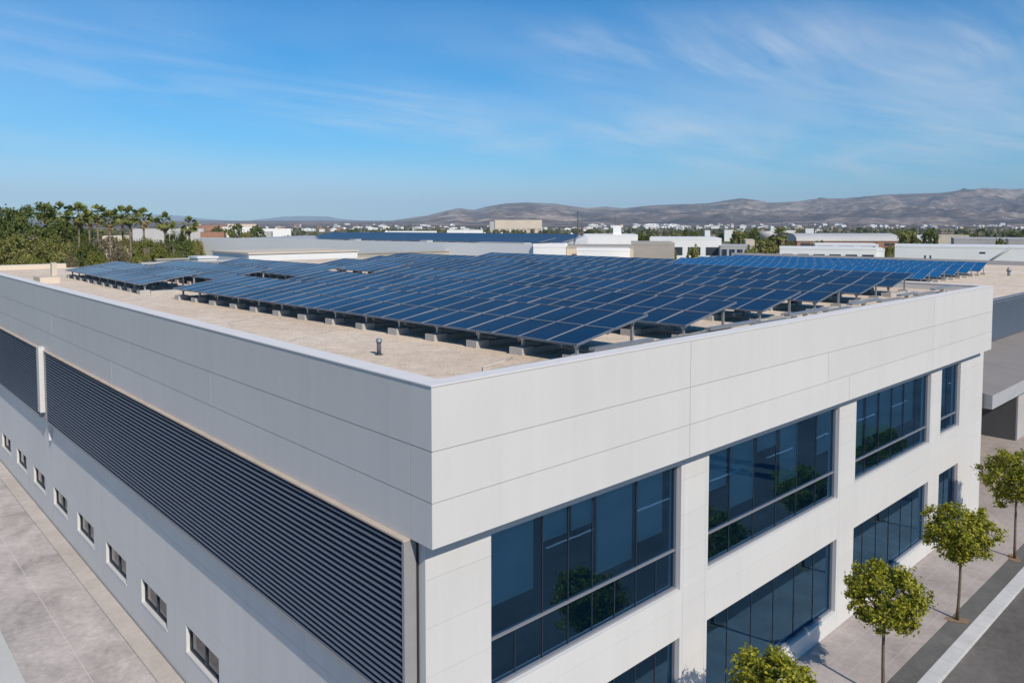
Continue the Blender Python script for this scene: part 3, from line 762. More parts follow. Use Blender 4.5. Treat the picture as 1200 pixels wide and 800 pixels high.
# crowns are modelled 2 units wide, 1.6 tall about z = .95, and scaled to each tree
def unit(s): return ellip(1, 1, .82, .95, .30, s * 2.3, .80)
big_dark = make_meshes('crown', M['pineleaf'], (1, 2, 3), 230, 62, .046, unit, .105)
big_olive = make_meshes('crown', M['oliveleaf'], (4, 5), 230, 62, .046, unit, .105)
big_bright = make_meshes('crown', M['brightleaf'], (6,), 210, 55, .048, unit, .11)
big_dry = make_meshes('crown', M['dryleaf'], (7, 8), 200, 50, .048, unit, .12)
mid_dark = make_meshes('crown', M['pineleaf'], (21, 22, 23), 60, 12, .20, unit, .20)
mid_olive = make_meshes('crown', M['oliveleaf'], (24, 25), 60, 12, .20, unit, .20)
tk = MB(); tk.tube([(0, 0, 0), (.02, .01, .5), (0, 0, 1)], [.05, .04, .03], 8)
for a in range(5): tk.tube([(0, 0, .75), (math.cos(a * 1.26) * .22, math.sin(a * 1.26) * .22, 1.15), (math.cos(a * 1.26) * .45, math.sin(a * 1.26) * .45, 1.5)], [.03, .02, .008], 6, caps=False)
trunk_mesh = tk.mesh('trunk', [M['bark']])
def tree(name, meshes, r, f, h, wdt, label, group=None, low=.1, rz=None):
    """low: share of the height that is bare trunk"""
    p = W(r, f, GZ); root = empty(name, p, random.uniform(0, 6.3) if rz is None else rz); tag(root, label, 'tree' if 'tree' in name or 'pine' in name else 'bush', group)
    c = inst('crown', random.choice(meshes), root); ch = h * (1 - low)
    c.scale = (wdt / 2.1, wdt / 2.1, ch / 1.8); c.location = (0, 0, h - ch)
    tr = inst('trunk', trunk_mesh, root); tr.scale = (h * .3, h * .3, max(h * low + ch * .3, .3))
    return root

# grove beside the office
def grove(px, py, f, wpx, meshes, name, label, low=.12): tree(name, meshes, Q(px, f), f, HZ(py, f) - GZ, wpx / f_px * f, label, None, low)
grove(38, 240, 138, 84, big_dark, 'pine_tree', 'large dark round crowned tree rising above the grove beside the palms', .2)
grove(0, 243, 142, 54, big_dark, 'pine_tree', 'tall green tree at the outer edge of the grove', .2)
grove(84, 266, 160, 56, big_dark, 'broadleaf_tree', 'dark tree filling the gap behind the first tall palms', .15)
grove(8, 277, 112, 78, big_olive, 'broadleaf_tree', 'wide olive green tree low over the far roof corner', .1)
grove(-30, 268, 118, 60, big_olive, 'broadleaf_tree', 'olive green tree cut by the picture edge beside the wide olive tree', .1)
grove(62, 277, 122, 52, big_olive, 'broadleaf_tree', 'grey green rounded tree below the dark round tree', .1)
grove(104, 283, 138, 40, big_dark, 'broadleaf_tree', 'shaded dark tree between the two tallest palm trunks', .1)
grove(128, 276, 140, 34, big_dry, 'broadleaf_tree', 'dry brown tree standing among the palms', .08)
grove(152, 277, 150, 36, big_olive, 'broadleaf_tree', 'olive green tree behind the dry brown brush', .08)
grove(176, 280, 135, 40, big_bright, 'broadleaf_tree', 'yellow green tree below the pair of joined palms', .06)
grove(206, 273, 140, 52, big_dark, 'broadleaf_tree', 'broad dark green tree at the office end of the grove', .06)
grove(228, 280, 146, 26, big_olive, 'broadleaf_tree', 'small olive tree touching the long white wall', .06)
grove(140, 291, 112, 40, big_dry, 'dry_bush', 'dry brown bush rising behind the solar rows', .02)
grove(112, 296, 108, 30, big_bright, 'green_bush', 'low bright bush at the foot of the dry brush', .02)
grove(165, 298, 108, 30, big_olive, 'green_bush', 'low olive bush behind the second solar row', .02)
grove(206, 298, 110, 24, big_bright, 'green_bush', 'yellow green bush under the broad dark tree', .02)
grove(45, 303, 100, 36, big_bright, 'green_bush', 'low bright bush just beyond the far roof parapet', .02)
grove(20, 300, 98, 40, big_olive, 'green_bush', 'low olive bush beyond the far roof parapet', .02)
grove(82, 300, 104, 26, big_dry, 'dry_bush', 'pale dry bush beside the masonry pedestal', .02)

def fan_palm_meshes(seed):
    rnd = random.Random(seed); cr = MB(); sk = MB()
    def frond(b, base, az, el, L, droop, wide):
        d = Vector((math.cos(az) * math.cos(el), math.sin(az) * math.cos(el), math.sin(el)))
        side = Vector((-math.sin(az), math.cos(az), 0)); side = Matrix.Rotation(rnd.uniform(-.9, .9), 3, d) @ side; up = side.cross(d) * -1
        hub = base + d * L * .55
        b.quad([base - side * .02, base + side * .02, hub + side * .02, hub - side * .02])
        n = 9
        for i in range(n):
            t_ = (i / (n - 1) - .5) * 2 * wide
            v = d * math.cos(t_) + side * math.sin(t_)
            tip = hub + v * L * .62 * (1 - .12 * abs(t_)) - Vector((0, 0, droop * L * rnd.uniform(.6, 1.3)))
            midp = hub + v * L * .33
            o = v.cross(up).normalized() * L * .055
            b.quad([hub, midp - o, tip, midp + o])
    for i in range(38):
        el = math.asin(max(-.6, min(1, rnd.uniform(-.75, 1.15)))); frond(cr, Vector((0, 0, rnd.uniform(-.15, .1))), rnd.uniform(0, 6.283), el, rnd.uniform(1.4, 1.9), .07 + .05 * max(0, .7 - el), .95)
    for i in range(34):
        frond(sk, Vector((0, 0, -rnd.uniform(.25, 1.3))), rnd.uniform(0, 6.283), rnd.uniform(-1.35, -.75), rnd.uniform(.9, 1.35), .05, .7)
    return cr.mesh('crown', [M['palmleaf']]), sk.mesh('dead_skirt', [M['skirt']])
PMS = [fan_palm_meshes(s) for s in (1, 2, 3, 4)]
def palm(px, py, f, label, s=1., group='fan palms in the grove'):
    top = HZ(py, f) - 1.35 * s - GZ; p = W(Q(px, f), f, GZ)
    root = empty('palm_tree', p, random.uniform(0, 6)); tag(root, label, 'palm', group)
    b = MB(); le = random.uniform(-.2, .2)
    b.tube([(le * math.sin(i / 3.), le * .5 * (i / 8.) ** 2, top * i / 8.) for i in range(9)], [.30, .24, .21, .2, .19, .18, .18, .19, .20], 9)
    b.build('trunk', M['palmbark'], root)
    e_ = (le * math.sin(8 / 3.), le * .5, top); cm, sm = random.choice(PMS)
    inst('crown', cm, root, e_, (0, 0, random.uniform(0, 6)), (s * 1.05,) * 3); inst('dead_skirt', sm, root, e_, (0, 0, random.uniform(0, 6)), (s * .9,) * 3)
for px, py, f, s, lab in ((57, 241, 150, 1.1, 'fan palm half hidden against the large dark round tree'), (72, 240, 146, 1.15, 'fan palm tight beside the large dark round tree, with a clear trunk'),
        (93, 241, 140, 1.15, 'fan palm with a thick pale trunk reaching down to the solar rows'), (105, 249, 160, .95, 'smaller fan palm tucked behind two taller palms'),
        (115, 242, 142, 1.0, 'fan palm with slim trunk just before the short palm'), (129, 249, 138, .95, 'short fan palm with golden lower fronds among taller ones'),
        (143, 244, 150, 1., 'first of two fan palms whose crowns touch'), (153, 244, 147, 1.05, 'second of two fan palms whose crowns touch'),
        (170, 246, 150, 1.05, 'full round fan palm just past the touching pair'), (194, 251, 150, 1.05, 'fan palm rising behind the broad dark green tree'),
        (222, 256, 152, .95, 'last fan palm of the grove, by the long white wall')):
    palm(px, py, f, lab, s)
palm(916, 268, 330, 'lone date palm in front of the drum shaped halls', 2.1, None)

# two slender cypresses across the road, whose shadows reach the office wall
cyp = MB(); leaf_cards(random.Random(5), 200, 34, .12, lambda rnd: (lambda z, a: (Vector((math.cos(a), math.sin(a), 0)) * (.42 * math.sin(min(1, (1 - z) * 1.6) * 1.57) + .03) * rnd.uniform(.5, 1) + Vector((0, 0, .4 + z * 9.2)), Vector((math.cos(a), math.sin(a), .3))))(rnd.random(), rnd.uniform(0, 6.283)), .13, cyp)
cypm = cyp.mesh('crown', [M['pineleaf']])
for x, y, sc_, lab in ((34.75, 3.55 - 12.0, 1.0, 'taller slender cypress across the road from the office end'), (36.5, 3.55 - 12.0, .93, 'shorter slender cypress across the road from the office end')):
    root = empty('cypress_tree', (x - 2.9, y, 0)); tag(root, lab, 'tree')
    o = inst('crown', cypm, root); root.location.x += 2.75; o.scale = (sc_, sc_, sc_ * 1.42)
    tb = MB(); tb.tube([(0, 0, 0), (0, 0, 3)], [.12, .08], 8); tb.build('trunk', M['bark'], root)

# ------------------------------------------------------------------ town, warehouses and far woods
def cbox(name, px0, px1, ytop, f, depth, mat, label, cat='building', yaw=None, extra=None, roofmat=None, ybase=None):
    """a building that stands f metres away; its front runs between two sight lines"""
    r0, r1 = Q(px0, f), Q(px1, f); wd = r1 - r0; h = HZ(ytop, f) - GZ
    if yaw is None: yaw = -math.atan2((r0 + r1) / 2, f) * .85
    root = empty(name, W((r0 + r1) / 2, f, GZ), th - math.pi / 2 + yaw)      # local x = to the right, local y = away
    tag(root, label, cat)
    b = MB(); b.box((-wd / 2, 0, 0), (wd / 2, depth, h - .35)); b.build('wall', mat, root)
    b = MB(); b.box((-wd / 2 - .04, -.04, h - .35), (wd / 2 + .04, depth + .04, h)); b.build('roof', roofmat or mat, root)
    if extra: extra(root, wd, depth, h)
    return root
def winband(z0f, z1f, n, mat='mullion'):
    def fn(root, wd, depth, h):
        for i in range(n):
            a = -wd / 2 + wd * (i + .15) / n; c = -wd / 2 + wd * (i + .85) / n
            b = MB(); b.box((a, -.06, h * z0f), (c, -.002, h * z1f)); b.build('window', M[mat], root)
    return fn

# long white wing of the same works, with its own solar rows
wing = empty('works_wing', W(2.7, 97, GZ), 0); tag(wing, 'long low white works building with plain wall and solar rows on top', 'building')
P1 = W(-61, 149, 0); P2 = W(2.7, 97, 0); dw = (P1 - P2).normalized(); nw = Vector((dw.y, -dw.x, 0))
if nw.dot(FW) < 0: nw = -nw
OW = (P2.x, P2.y, GZ); zt = zc(-2.5)
Mw = Matrix(((dw.x, nw.x, 0, P2.x), (dw.y, nw.y, 0, P2.y), (0, 0, 1, 0), (0, 0, 0, 1)))
Lw = (P1 - P2).length
foot = [P2, W(7.4, 104.5), W(20, 200), W(-54, 200), P1]
def prism(b, pts, z0, z1, mi=0, top=None):
    n = len(pts)
    for i in range(n):
        a, c = pts[i], pts[(i + 1) % n]
        b.quad([(a.x, a.y, z0), (c.x, c.y, z0), (c.x, c.y, z1), (a.x, a.y, z1)], mi)
    b.quad([(p.x, p.y, z1) for p in pts], mi if top is None else top)
b = MB(); prism(b, foot, GZ, zt - .4); b.build('wall', M['brightwhite'], wing, OW)
b = MB(); b.box((0, 0, zt - .399), (Lw, .35, zt), 0, Mw); b.box((-.001, .35, zt - .399), (.3, 7.5, zt), 0, Mw); cen = sum(foot, Vector()) / 5
prism(b, [cen + (p - cen) * .985 for p in foot], zt - .398, zt - .38, 1, 1); b.build('roof', [M['brightwhite'], M['greyroof']], wing, OW)
for lo_, hi_ in (((2, .7, zt - .37), (10, 2.2, zt + .12)), ((20, .8, zt - .37), (21.5, 2, zt + .2)), ((36, .8, zt - .37), (37.5, 2, zt + .18))):
    b = MB(); b.box(lo_, hi_, 0, Mw); b.build('skylight', M['grey'], wing, OW)
sgn = 1 if Mw.to_3x3().determinant() > 0 else -1
for k in range(7):
    y0 = 3 + k * 5.6
    xa = max(1.5, (.563 * (y0 + 4) - 7) / .834 + 1.5); xb = min(Lw - 3, (28.2 + .842 * y0) / .602 - 2); L_ = xb - xa
    root = empty('solar_table', Mw @ Vector((xa, y0, zt - .38)), math.atan2(dw.y, dw.x))
    tag(root, f'{(ORD + ["ninth", "tenth"])[k]} dark solar row on the white works roof, counted from its wall', 'solar panels', 'solar rows on the white works roof')
    b = MB(); b.box((0, 0 if sgn > 0 else -4.0, -.02), (L_, 4.0 if sgn > 0 else 0, .03)); o = b.build('panel', M['solarfar'], root); o.location = (0, 0, .45); o.rotation_euler = (R(9) * sgn, 0, 0)
    b = MB()
    for i in range(int(L_ / 4)):
        b.box((.5 + i * 4, min(.3 * sgn, .4 * sgn), 0), (.6 + i * 4, max(.3 * sgn, .4 * sgn), .45)); b.box((.5 + i * 4, min(3.6 * sgn, 3.7 * sgn), 0), (.6 + i * 4, max(3.6 * sgn, 3.7 * sgn), .95))
        b.box((.52 + i * 4, min(.4 * sgn, 3.6 * sgn), .30), (.58 + i * 4, max(.4 * sgn, 3.6 * sgn), .36))
    b.box((.5, min(.32 * sgn, .38 * sgn), .38), (L_ - .5, max(.32 * sgn, .38 * sgn), .42)); b.box((.5, min(3.62 * sgn, 3.68 * sgn), .86), (L_ - .5, max(3.62 * sgn, 3.68 * sgn), .92))
    b.build('support_frame', M['darksteel'], root)

# low volumes between the office and the long wing
def wbox(name, lo, hi, mat, roofmat, label, cat='building'):
    c = ((lo[0] + hi[0]) / 2, (lo[1] + hi[1]) / 2, GZ); root = empty(name, c); tag(root, label, cat)
    b = MB(); b.box((lo[0], lo[1], GZ), (hi[0], hi[1], hi[2] - .15)); b.build('wall', mat, root, c)
    b = MB(); b.box((lo[0] - .1, lo[1] - .1, hi[2] - .15), (hi[0] + .1, hi[1] + .1, hi[2])); b.build('roof', roofmat, root, c)
    return root
wbox('plant_room', (28.2, 64, 0), (39, 72, zc(-2.45)), M['white'], M['cream'], 'low flat plant building with pale roof just past the tree end solar rows')
wbox('storage_shed', (24.6, 66, 0), (26.2, 68, zc(-2.75)), M['white'], M['white'], 'small bright white shed before the low plant building', 'shed')
wbox('garden_wall', (19.5, 64, 0), (28.0, 64.4, zc(-3.0)), M['greyroof'], M['greyroof'], 'grey garden wall behind the solar rows, ending at the white shed', 'wall')
wbox('boundary_wall', (27, 84, 0), (75, 84.5, zc(-3.6)), M['taupe'], M['taupe'], 'brown boundary wall at the foot of the long white works', 'wall')

cbox('white_annex', 625, 663, 286.5, 96.5, 7, M['white'], 'bright white end block of the long works building')
cbox('flat_annex', 664, 742, 288, 104, 9, M['cream'], 'low pale annex with an overhanging flat roof beyond the solar rows', roofmat=M['taupe'])
cbox('white_store', 676, 738, 291, 98, 5, M['white'], 'white flat store standing against the low pale annex')
cbox('taupe_block', 740, 790, 284.5, 118, 14, M['taupe'], 'windowless taupe block between the white store and the glazed showroom')
cbox('white_house', 684, 747, 275, 205, 22, M['white'], 'white cube building beyond the annex, with a small roof tower', extra=lambda r, w_, d, h: [
    (lambda bb: (bb.box((w_ * .05, 2, h), (w_ * .2, 6, h + 2.4)), bb.build('roof_tower', M['white'], r)))(MB())])
cbox('glazed_showroom', 762, 844, 279, 178, 26, M['white'], 'long white showroom with a dark glazed front and bright end wall', extra=winband(.62, .80, 4))
cbox('blue_glass_pavilion', 845, 880, 287.5, 172, 12, M['grey'], 'low pavilion with blue glass beside the long white showroom', extra=winband(.62, .9, 4, 'solarfar'))
cbox('white_warehouse', 917, 1022, 290, 132, 8, M['white'], 'white warehouse with punched holes behind the blue solar rows', extra=winband(.84, .88, 6))
cbox('white_gatehouse', 1022, 1036, 291.5, 131, 10, M['white'], 'narrow bright white block at the end of the white warehouse')
cbox('upper_office', 958, 1026, 286, 168, 12, M['white'], 'white upper office with ribbon windows above the white warehouse', extra=winband(.88, .95, 3))
cbox('big_white_hall', 1060, 1250, 288.5, 140, 14, M['white'], 'big white windowless hall with a diagonal pipe across its wall', extra=lambda r, w_, d, h: [
    (lambda bb: (bb.tube([(-w_ * .03, -.25, h * .60), (w_ * .13, -.25, h * .98)], .16, 8), bb.build('pipe', M['darksteel'], r)))(MB()),
    (lambda bb: (bb.box((-w_ * .33, -.06, h * .74), (-w_ * .322, -.003, h * .81)), bb.build('window', M['mullion'], r)))(MB()),
    (lambda bb: (bb.box((-w_ * .30, -.06, h * .74), (-w_ * .292, -.003, h * .81)), bb.build('window', M['mullion'], r)))(MB()),
    (lambda bb: (bb.box((-w_ * .03, -.06, h * .86), (w_ * .0, -.003, h * .89)), bb.build('window', M['mullion'], r)))(MB())])
cbox('pale_depot', 1128, 1260, 280, 270, 40, M['grey'], 'pale grey depot behind the big white hall')
cbox('beige_hall', 580, 635, 257.8, 1250, 90, M['cream'], 'big beige windowless hall standing alone on the plain', extra=winband(.2, .35, 9, 'taupe'))
cbox('dark_annex', 574, 580, 259.5, 1252, 60, M['grey'], 'dark grey side block of the big beige hall')
for i, (a, c, y_, f, mt, lab) in enumerate(((236, 262, 272, 420, 'brick', 'brick works with long roof beyond the last palm'), (262, 300, 266, 640, 'white', 'long white hall above the round trees beyond the grove'),
        (286, 340, 268, 560, 'white', 'white sheds behind the two round green trees'), (300, 318, 271.5, 470, 'grey', 'grey tiled shed by the round green tree'), (160, 236, 268, 520, 'greyroof', 'long grey roofed factory behind the palms'),
        (230, 265, 263.8, 900, 'brick', 'red brick hall far beyond the palms'), (268, 300, 262.5, 1000, 'cream', 'cream hall with a square tower far beyond the palms'), (122, 150, 276.5, 300, 'cream', 'pale house seen between palm trunks'),
        (455, 512, 271, 430, 'white', 'low white greenhouse row behind the works solar roof'), (420, 450, 272.5, 400, 'grey', 'low grey shed behind the works solar roof'),
        (524, 566, 269.5, 480, 'white', 'long white packing shed behind the works solar roof'), (849, 861, 269.5, 620, 'white', 'white house with a high wall on the plain'), (826, 832, 270, 600, 'white', 'small white house by the dark trees'),
        (1075, 1086, 276, 330, 'white', 'white two storey house by the dark tall trees'), (1090, 1132, 275.5, 420, 'cream', 'sandy coloured yard building past the dark tall trees'), (874, 884, 281, 300, 'cream', 'pinkish house by the curved halls'))):
    cbox('shed' if f > 400 and 'shed' in lab else 'hall' if 'hall' in lab else 'outbuilding', a, c, y_, f, 20, M[mt], lab)
# white peaked tents
def tent(px, py, f, w_, h, label):
    root = empty('white_tent', W(Q(px, f), f, GZ), th); tag(root, label, 'tent', 'white peaked tents beyond the works')
    base = HZ(py, f) - GZ - h
    b = MB(); b.box((-w_/2, -w_/2, 0), (w_/2, w_/2, base)); b.build('wall', M['white'], root)
    b = MB(); b.tube([(0, 0, base), (0, 0, base + h * .45), (0, 0, base + h)], [w_ * .72, w_ * .4, .05], 8); b.build('roof', M['white'], root)
tent(453, 269.5, 330, 3.2, 2.6, 'white peaked tent standing alone before the fields'); tent(545, 270.5, 330, 3.2, 2.4, 'white peaked tent beside the packing shed')
tent(568, 272, 330, 3.4, 2., 'low white peaked tent at the end of the packing shed'); tent(670, 272.5, 300, 3.2, 2.0, 'white peaked tent near the tall chimney'); tent(588, 272, 335, 3.2, 2., 'white peaked tent beyond the works solar rows')
# curved halls
def barrel(px0, px1, ytop, f, depth, label, along=True):
    r0, r1 = Q(px0, f), Q(px1, f); h = HZ(ytop, f) - GZ; wd = r1 - r0
    root = empty('barrel_hall', W((r0 + r1) / 2, f, GZ), th - math.pi / 2); tag(root, label, 'building')
    wh = h * .62
    b = MB(); b.box((-wd/2, 0, 0), (wd/2, depth, wh)); b.build('wall', M['brick'], root)
    b = MB(); n = 12
    ar = [(depth / 2 - math.cos(math.pi * i / n) * (depth / 2 + .4), wh + math.sin(math.pi * i / n) ** .8 * (h - wh)) for i in range(n + 1)]
    for i in range(n):
        b.quad([(-wd/2 - .4, *ar[i]), (wd/2 + .4, *ar[i]), (wd/2 + .4, *ar[i+1]), (-wd/2 - .4, *ar[i+1])], 0, True)
    b.quad([(wd/2 + .39, *p) for p in ar]); b.quad([(-wd/2 - .39, *p) for p in ar[::-1]])
    b.build('roof', M['greyroof'], root)
    for i in range(6):
        b = MB(); x = -wd/2 + wd * (i + .2) / 6; b.box((x, -.08, wh * .6), (x + wd * .1, -.003, wh * .85)); b.build('window', M['mullion'], root)
barrel(934, 1052, 273.5, 360, 18, 'long hall with white barrel roof and brick wall')
def drum(px, ytop, f, wpx, label):
    root = empty('drum_hall', W(Q(px, f), f + 8, GZ)); tag(root, label, 'building'); h = HZ(ytop, f) - GZ; rr = wpx / 2 / f_px * f
    b = MB(); b.tube([(0, 0, 0), (0, 0, h * .45)], rr * .75, 20); b.build('wall', M['brick'], root)
    b = MB(); b.tube([(0, 0, h * .45), (0, 0, h * .75), (0, 0, h)], [rr * .72, rr * .92, rr * 1.12], 20); b.build('roof', M['greyroof'], root)
drum(905, 271, 380, 22, 'round white flaring hall behind the lone date palm'); drum(927, 270, 385, 20, 'round white flaring hall touching the barrel roof hall')
cbox('roof_tower', 944, 953, 268, 390, 8, M['white'], 'white square tower behind the barrel roof hall', 'tower'); cbox('roof_tower', 903, 910, 268, 400, 8, M['white'], 'white square tower above the round halls', 'tower')
# chimneys / lattice masts
def mast(px, ytop, f, label, rad, arms=False):
    root = empty('mast', W(Q(px, f), f, GZ)); tag(root, label, 'mast'); h = HZ(ytop, f) - GZ
    b = MB(); b.tube([(0, 0, 0), (0, 0, h)], [rad, rad * .6], 8); b.build('pole', M['metalshade'], root)
    if arms:
        b = MB()
        for z in (.93, .82): b.box((-rad * 3, -.1, h * z), (rad * 3, .1, h * z + .35), 0, Matrix.Rotation(th, 4, 'Z'))
        b.build('crossarm', M['metalshade'], root)
mast(677, 247, 520, 'tall dark mast rising over the works solar roof', .55, True); mast(682, 254, 540, 'thinner dark mast just beside the tall one', .4)
mast(721, 255, 900, 'distant dark lattice mast on the plain', .7, True); mast(1166 - 640, 262, 800, 'short dark pole beyond the packing shed', .4)
# a few individual trees on the plain
for px, py, f, wpx, ms, lab in ((255, 266, 440, 15, 0, 'round green tree just past the last palm'), (277, 262, 470, 17, 0, 'tall green tree with a pointed top above the long wall'), (266, 268, 430, 13, 1, 'low olive tree between two round green trees'),
        (301, 265, 440, 18, 0, 'dense round dark tree standing alone before the white sheds'), (288, 271, 400, 12, 1, 'grey green bush tree above the long white wall'), (750, 273, 240, 15, 0, 'dark green tree beside the white cube building'),
        (805, 270, 420, 9, 0, 'round black green tree above the glazed showroom'), (815, 270, 425, 9, 0, 'second black green tree above the glazed showroom'), (866, 270, 330, 18, 1, 'broad olive tree behind the bright end wall of the showroom'),
        (884, 269, 340, 13, 0, 'dark tree between the olive tree and the round halls'), (1064, 270, 300, 22, 1, 'broad olive tree past the barrel roof hall'), (1090, 269, 310, 18, 0, 'tall dark tree past the white two storey house'),
        (1044, 287, 190, 14, 1, 'small olive tree by the white gatehouse'), (1174, 279, 200, 14, 0, 'dark green round tree above the big white hall roof'), (985 - 60, 283, 240, 18, 1, 'olive bush in front of the barrel roof hall'), (960, 282, 250, 22, 1, 'wide olive bush below the barrel roof hall'),
        (690, 274, 300, 16, 1, 'olive tree beside the tall dark mast'), (812, 288, 160, 14, 1, 'small tree in front of the glazed showroom'), (787, 289, 158, 12, 1, 'small shrub tree at the showroom front'), (880, 288, 165, 20, 1, 'bright bush by the blue glass pavilion')):
    tree('plain_tree', (mid_dark, mid_olive)[ms], Q(px, f), f, HZ(py, f) - GZ, wpx / f_px * f, lab, None, .08)
rnd = random.Random(3)
def scatter(n, px0, px1, f0, f1, h0, h1, lab, grp):
    for i in range(n):
        f = math.exp(rnd.uniform(math.log(f0), math.log(f1))); px = rnd.uniform(px0, px1); h = rnd.uniform(h0, h1)
        tree('plain_tree', (mid_dark, mid_olive)[rnd.random() < .5], Q(px, f), f, h, h * rnd.uniform(.8, 1.5), lab, grp, .1)
scatter(80, 330, 720, 420, 1300, 3, 8, 'tree scattered over the plain beyond the white works roof', 'trees on the plain beyond the works')
scatter(60, 690, 960, 320, 1200, 4, 9, 'tree scattered over the plain beyond the glazed showroom', 'trees on the plain beyond the showroom')
scatter(60, 960, 1230, 420, 1300, 4, 9, 'tree scattered over the plain beyond the barrel roof hall', 'trees on the plain beyond the barrel hall')
scatter(24, 100, 340, 520, 1100, 5, 10, 'tree among the halls beyond the palms', 'trees among the halls beyond the palms')

# far ridge line: (picture column, row of the crest)
RIDGE = [(-400, 263), (415, 263), (425, 262), (450, 259), (475, 255.5), (500, 252), (520, 247), (538, 243), (555, 245.5), (572, 241), (590, 238), (615, 236.5), (650, 238), (668, 240.5), (690, 243.5), (710, 241.5), (730, 243.5), (752, 241),
         (770, 239.5), (800, 238.5), (830, 238), (850, 234), (868, 231.5), (885, 234), (900, 237), (922, 236), (940, 234.5), (960, 232), (985, 232), (1010, 230), (1050, 227), (1075, 226), (1100, 225.5), (1130, 222), (1155, 220.5), (1185, 221), (1210, 219.5), (1300, 222), (1500, 230), (1700, 240)]
def crest(px, pts=RIDGE):
    for (a, ya), (c, yc) in zip(pts, pts[1:]):
        if a <= px <= c: return ya + (yc - ya) * (px - a) / (c - a)
    return 263
D0, DR = 2600., 9000.
def hgt(px, f):
    H = (263 - crest(px)) / f_px * DR + 6
    tt = (f - D0) / (DR - D0)
    if tt <= 0: return GZ - 2
    p = W(Q(px, f), f)
    if tt <= 1:
        q = p + Vector((noise.noise(p * .0006), noise.noise(p * .0006 + Vector((9, 3, 0))), 0)) * 500
        rg = noise.ridged_multi_fractal(q * .00075, .9, 2.1, 6, 1., 2.); n2 = noise.fractal(q * .0028, .9, 2., 5)
        base = H * (.10 * tt + .90 * max(0, (tt - .25) / .75) ** 1.35)
        amp = H * max(0, tt - .15) * (1 - tt) ** .75
        return max(GZ - 2 + tt * 60, GZ - 1 + base + amp * (.95 * (rg - 1.15) + .55 * n2) + 26 * tt * (1 - tt) * n2)
    return GZ + H * (1 - (tt - 1) * 1.5)
b = MB(); cols = [i * 3.5 for i in range(-20, 480)]; fs = [D0 + (DR - D0) * (i / 110.) for i in range(111)] + [DR * 1.03, DR * 1.1, DR * 1.3]
nF = len(fs)
for px in cols:
    for f in fs: b.v.append(tuple(W(Q(px, f), f, hgt(px, f))))
for i in range(len(cols) - 1):
    for k in range(nF - 1):
        b.f.append((i*nF + k, (i+1)*nF + k, (i+1)*nF + k + 1, i*nF + k + 1)); b.m.append(0); b.sm.append(True)
b.build('mountains', M['mount'])['kind'] = 'structure'
FAR = [(-200, 258), (0, 256), (60, 255), (110, 252), (150, 251), (172, 250.5), (195, 251.5), (212, 252), (232, 255), (262, 257.5), (285, 258.5), (300, 257), (330, 253.5), (350, 252.5), (385, 253), (400, 256), (425, 258), (450, 260), (500, 261), (560, 263)]
b = MB(); cols = [i * 6. for i in range(-20, 95)]; fs = [17000 + 6000 * i / 10 for i in range(11)] + [25000]
nF = len(fs)
for px in cols:
    H = (263 - crest(px, FAR)) / f_px * 23000
    for f in fs:
        tt = min(1, (f - 17000) / 6000.); p = W(Q(px, f), f)
        b.v.append(tuple(W(Q(px, f), f, (GZ - 3 + H * tt ** 1.3 + H * .5 * tt * (1 - tt) * noise.fractal(p * .0006, 1., 2., 4)) if f < 24000 else GZ - 3)))
for i in range(len(cols) - 1):
    for k in range(nF - 1):
        b.f.append((i*nF + k, (i+1)*nF + k, (i+1)*nF + k + 1, i*nF + k + 1)); b.m.append(0); b.sm.append(True)
b.build('distant_range', M['mountfar'])['kind'] = 'structure'

# small houses far out on the plain and on the foothills
def house_mesh(mat, roof, w_, d, h, gable):
    b = MB(); b.box((-w_/2, -d/2, -3), (w_/2, d/2, h))
    if gable:
        b.quad([(-w_/2 - .3, -d/2 - .3, h), (w_/2 + .3, -d/2 - .3, h), (w_/2 + .3, 0, h + d * .22), (-w_/2 - .3, 0, h + d * .22)], 1); b.quad([(w_/2 + .3, d/2 + .3, h), (-w_/2 - .3, d/2 + .3, h), (-w_/2 - .3, 0, h + d * .22), (w_/2 + .3, 0, h + d * .22)], 1)
        b.quad([(w_/2, -d/2, h), (w_/2, d/2, h), (w_/2, 0, h + d * .22)]); b.quad([(-w_/2, d/2, h), (-w_/2, -d/2, h), (-w_/2, 0, h + d * .22)])
    else: b.box((-w_ * .2, -d * .2, h), (w_ * .1, d * .2, h + 1.6))
    for i in range(3): b.box((-w_/2 + w_ * (i + .3) / 3, -d/2 - .05, h * .45), (-w_/2 + w_ * (i + .6) / 3, -d/2, h * .75), 2)
    return b.mesh('house', [M[mat], M[roof], M['mullion']])
HM = [house_mesh('white', 'white', 14, 10, 6.5, False), house_mesh('white', 'greyroof', 26, 14, 7, True), house_mesh('cream', 'tileroof', 13, 11, 6, True), house_mesh('white', 'tileroof', 12, 10, 6, True), house_mesh('white', 'white', 42, 18, 8, False), house_mesh('grey', 'greyroof', 30, 16, 7, False), house_mesh('brick', 'tileroof', 24, 14, 7, True)]
def houses(n, px0, px1, f0, f1, wts, lab, grp, smin=.9, smax=1.3):
    for i in range(n):
        f = math.exp(rnd.uniform(math.log(f0), math.log(f1))); px = rnd.uniform(px0, px1)
        z = max(GZ, hgt(px, f) + .5) if f > D0 else GZ
        o = inst('far_house', rnd.choices(HM, wts)[0], None, W(Q(px, f), f, z), (0, 0, th - math.pi / 2 + rnd.choice((0, .5, -.6, .2)) + rnd.uniform(-.15, .15)))
        s = rnd.uniform(smin, smax); o.scale = (s, s, s); tag(o, lab, 'house', grp)
houses(95, 690, 1010, 2500, 4000, (5, 3, 1, 2, 3, 1, 0), 'tiny white house in the far town under the mountains', 'houses of the far town under the mountains', .5, 1.1)
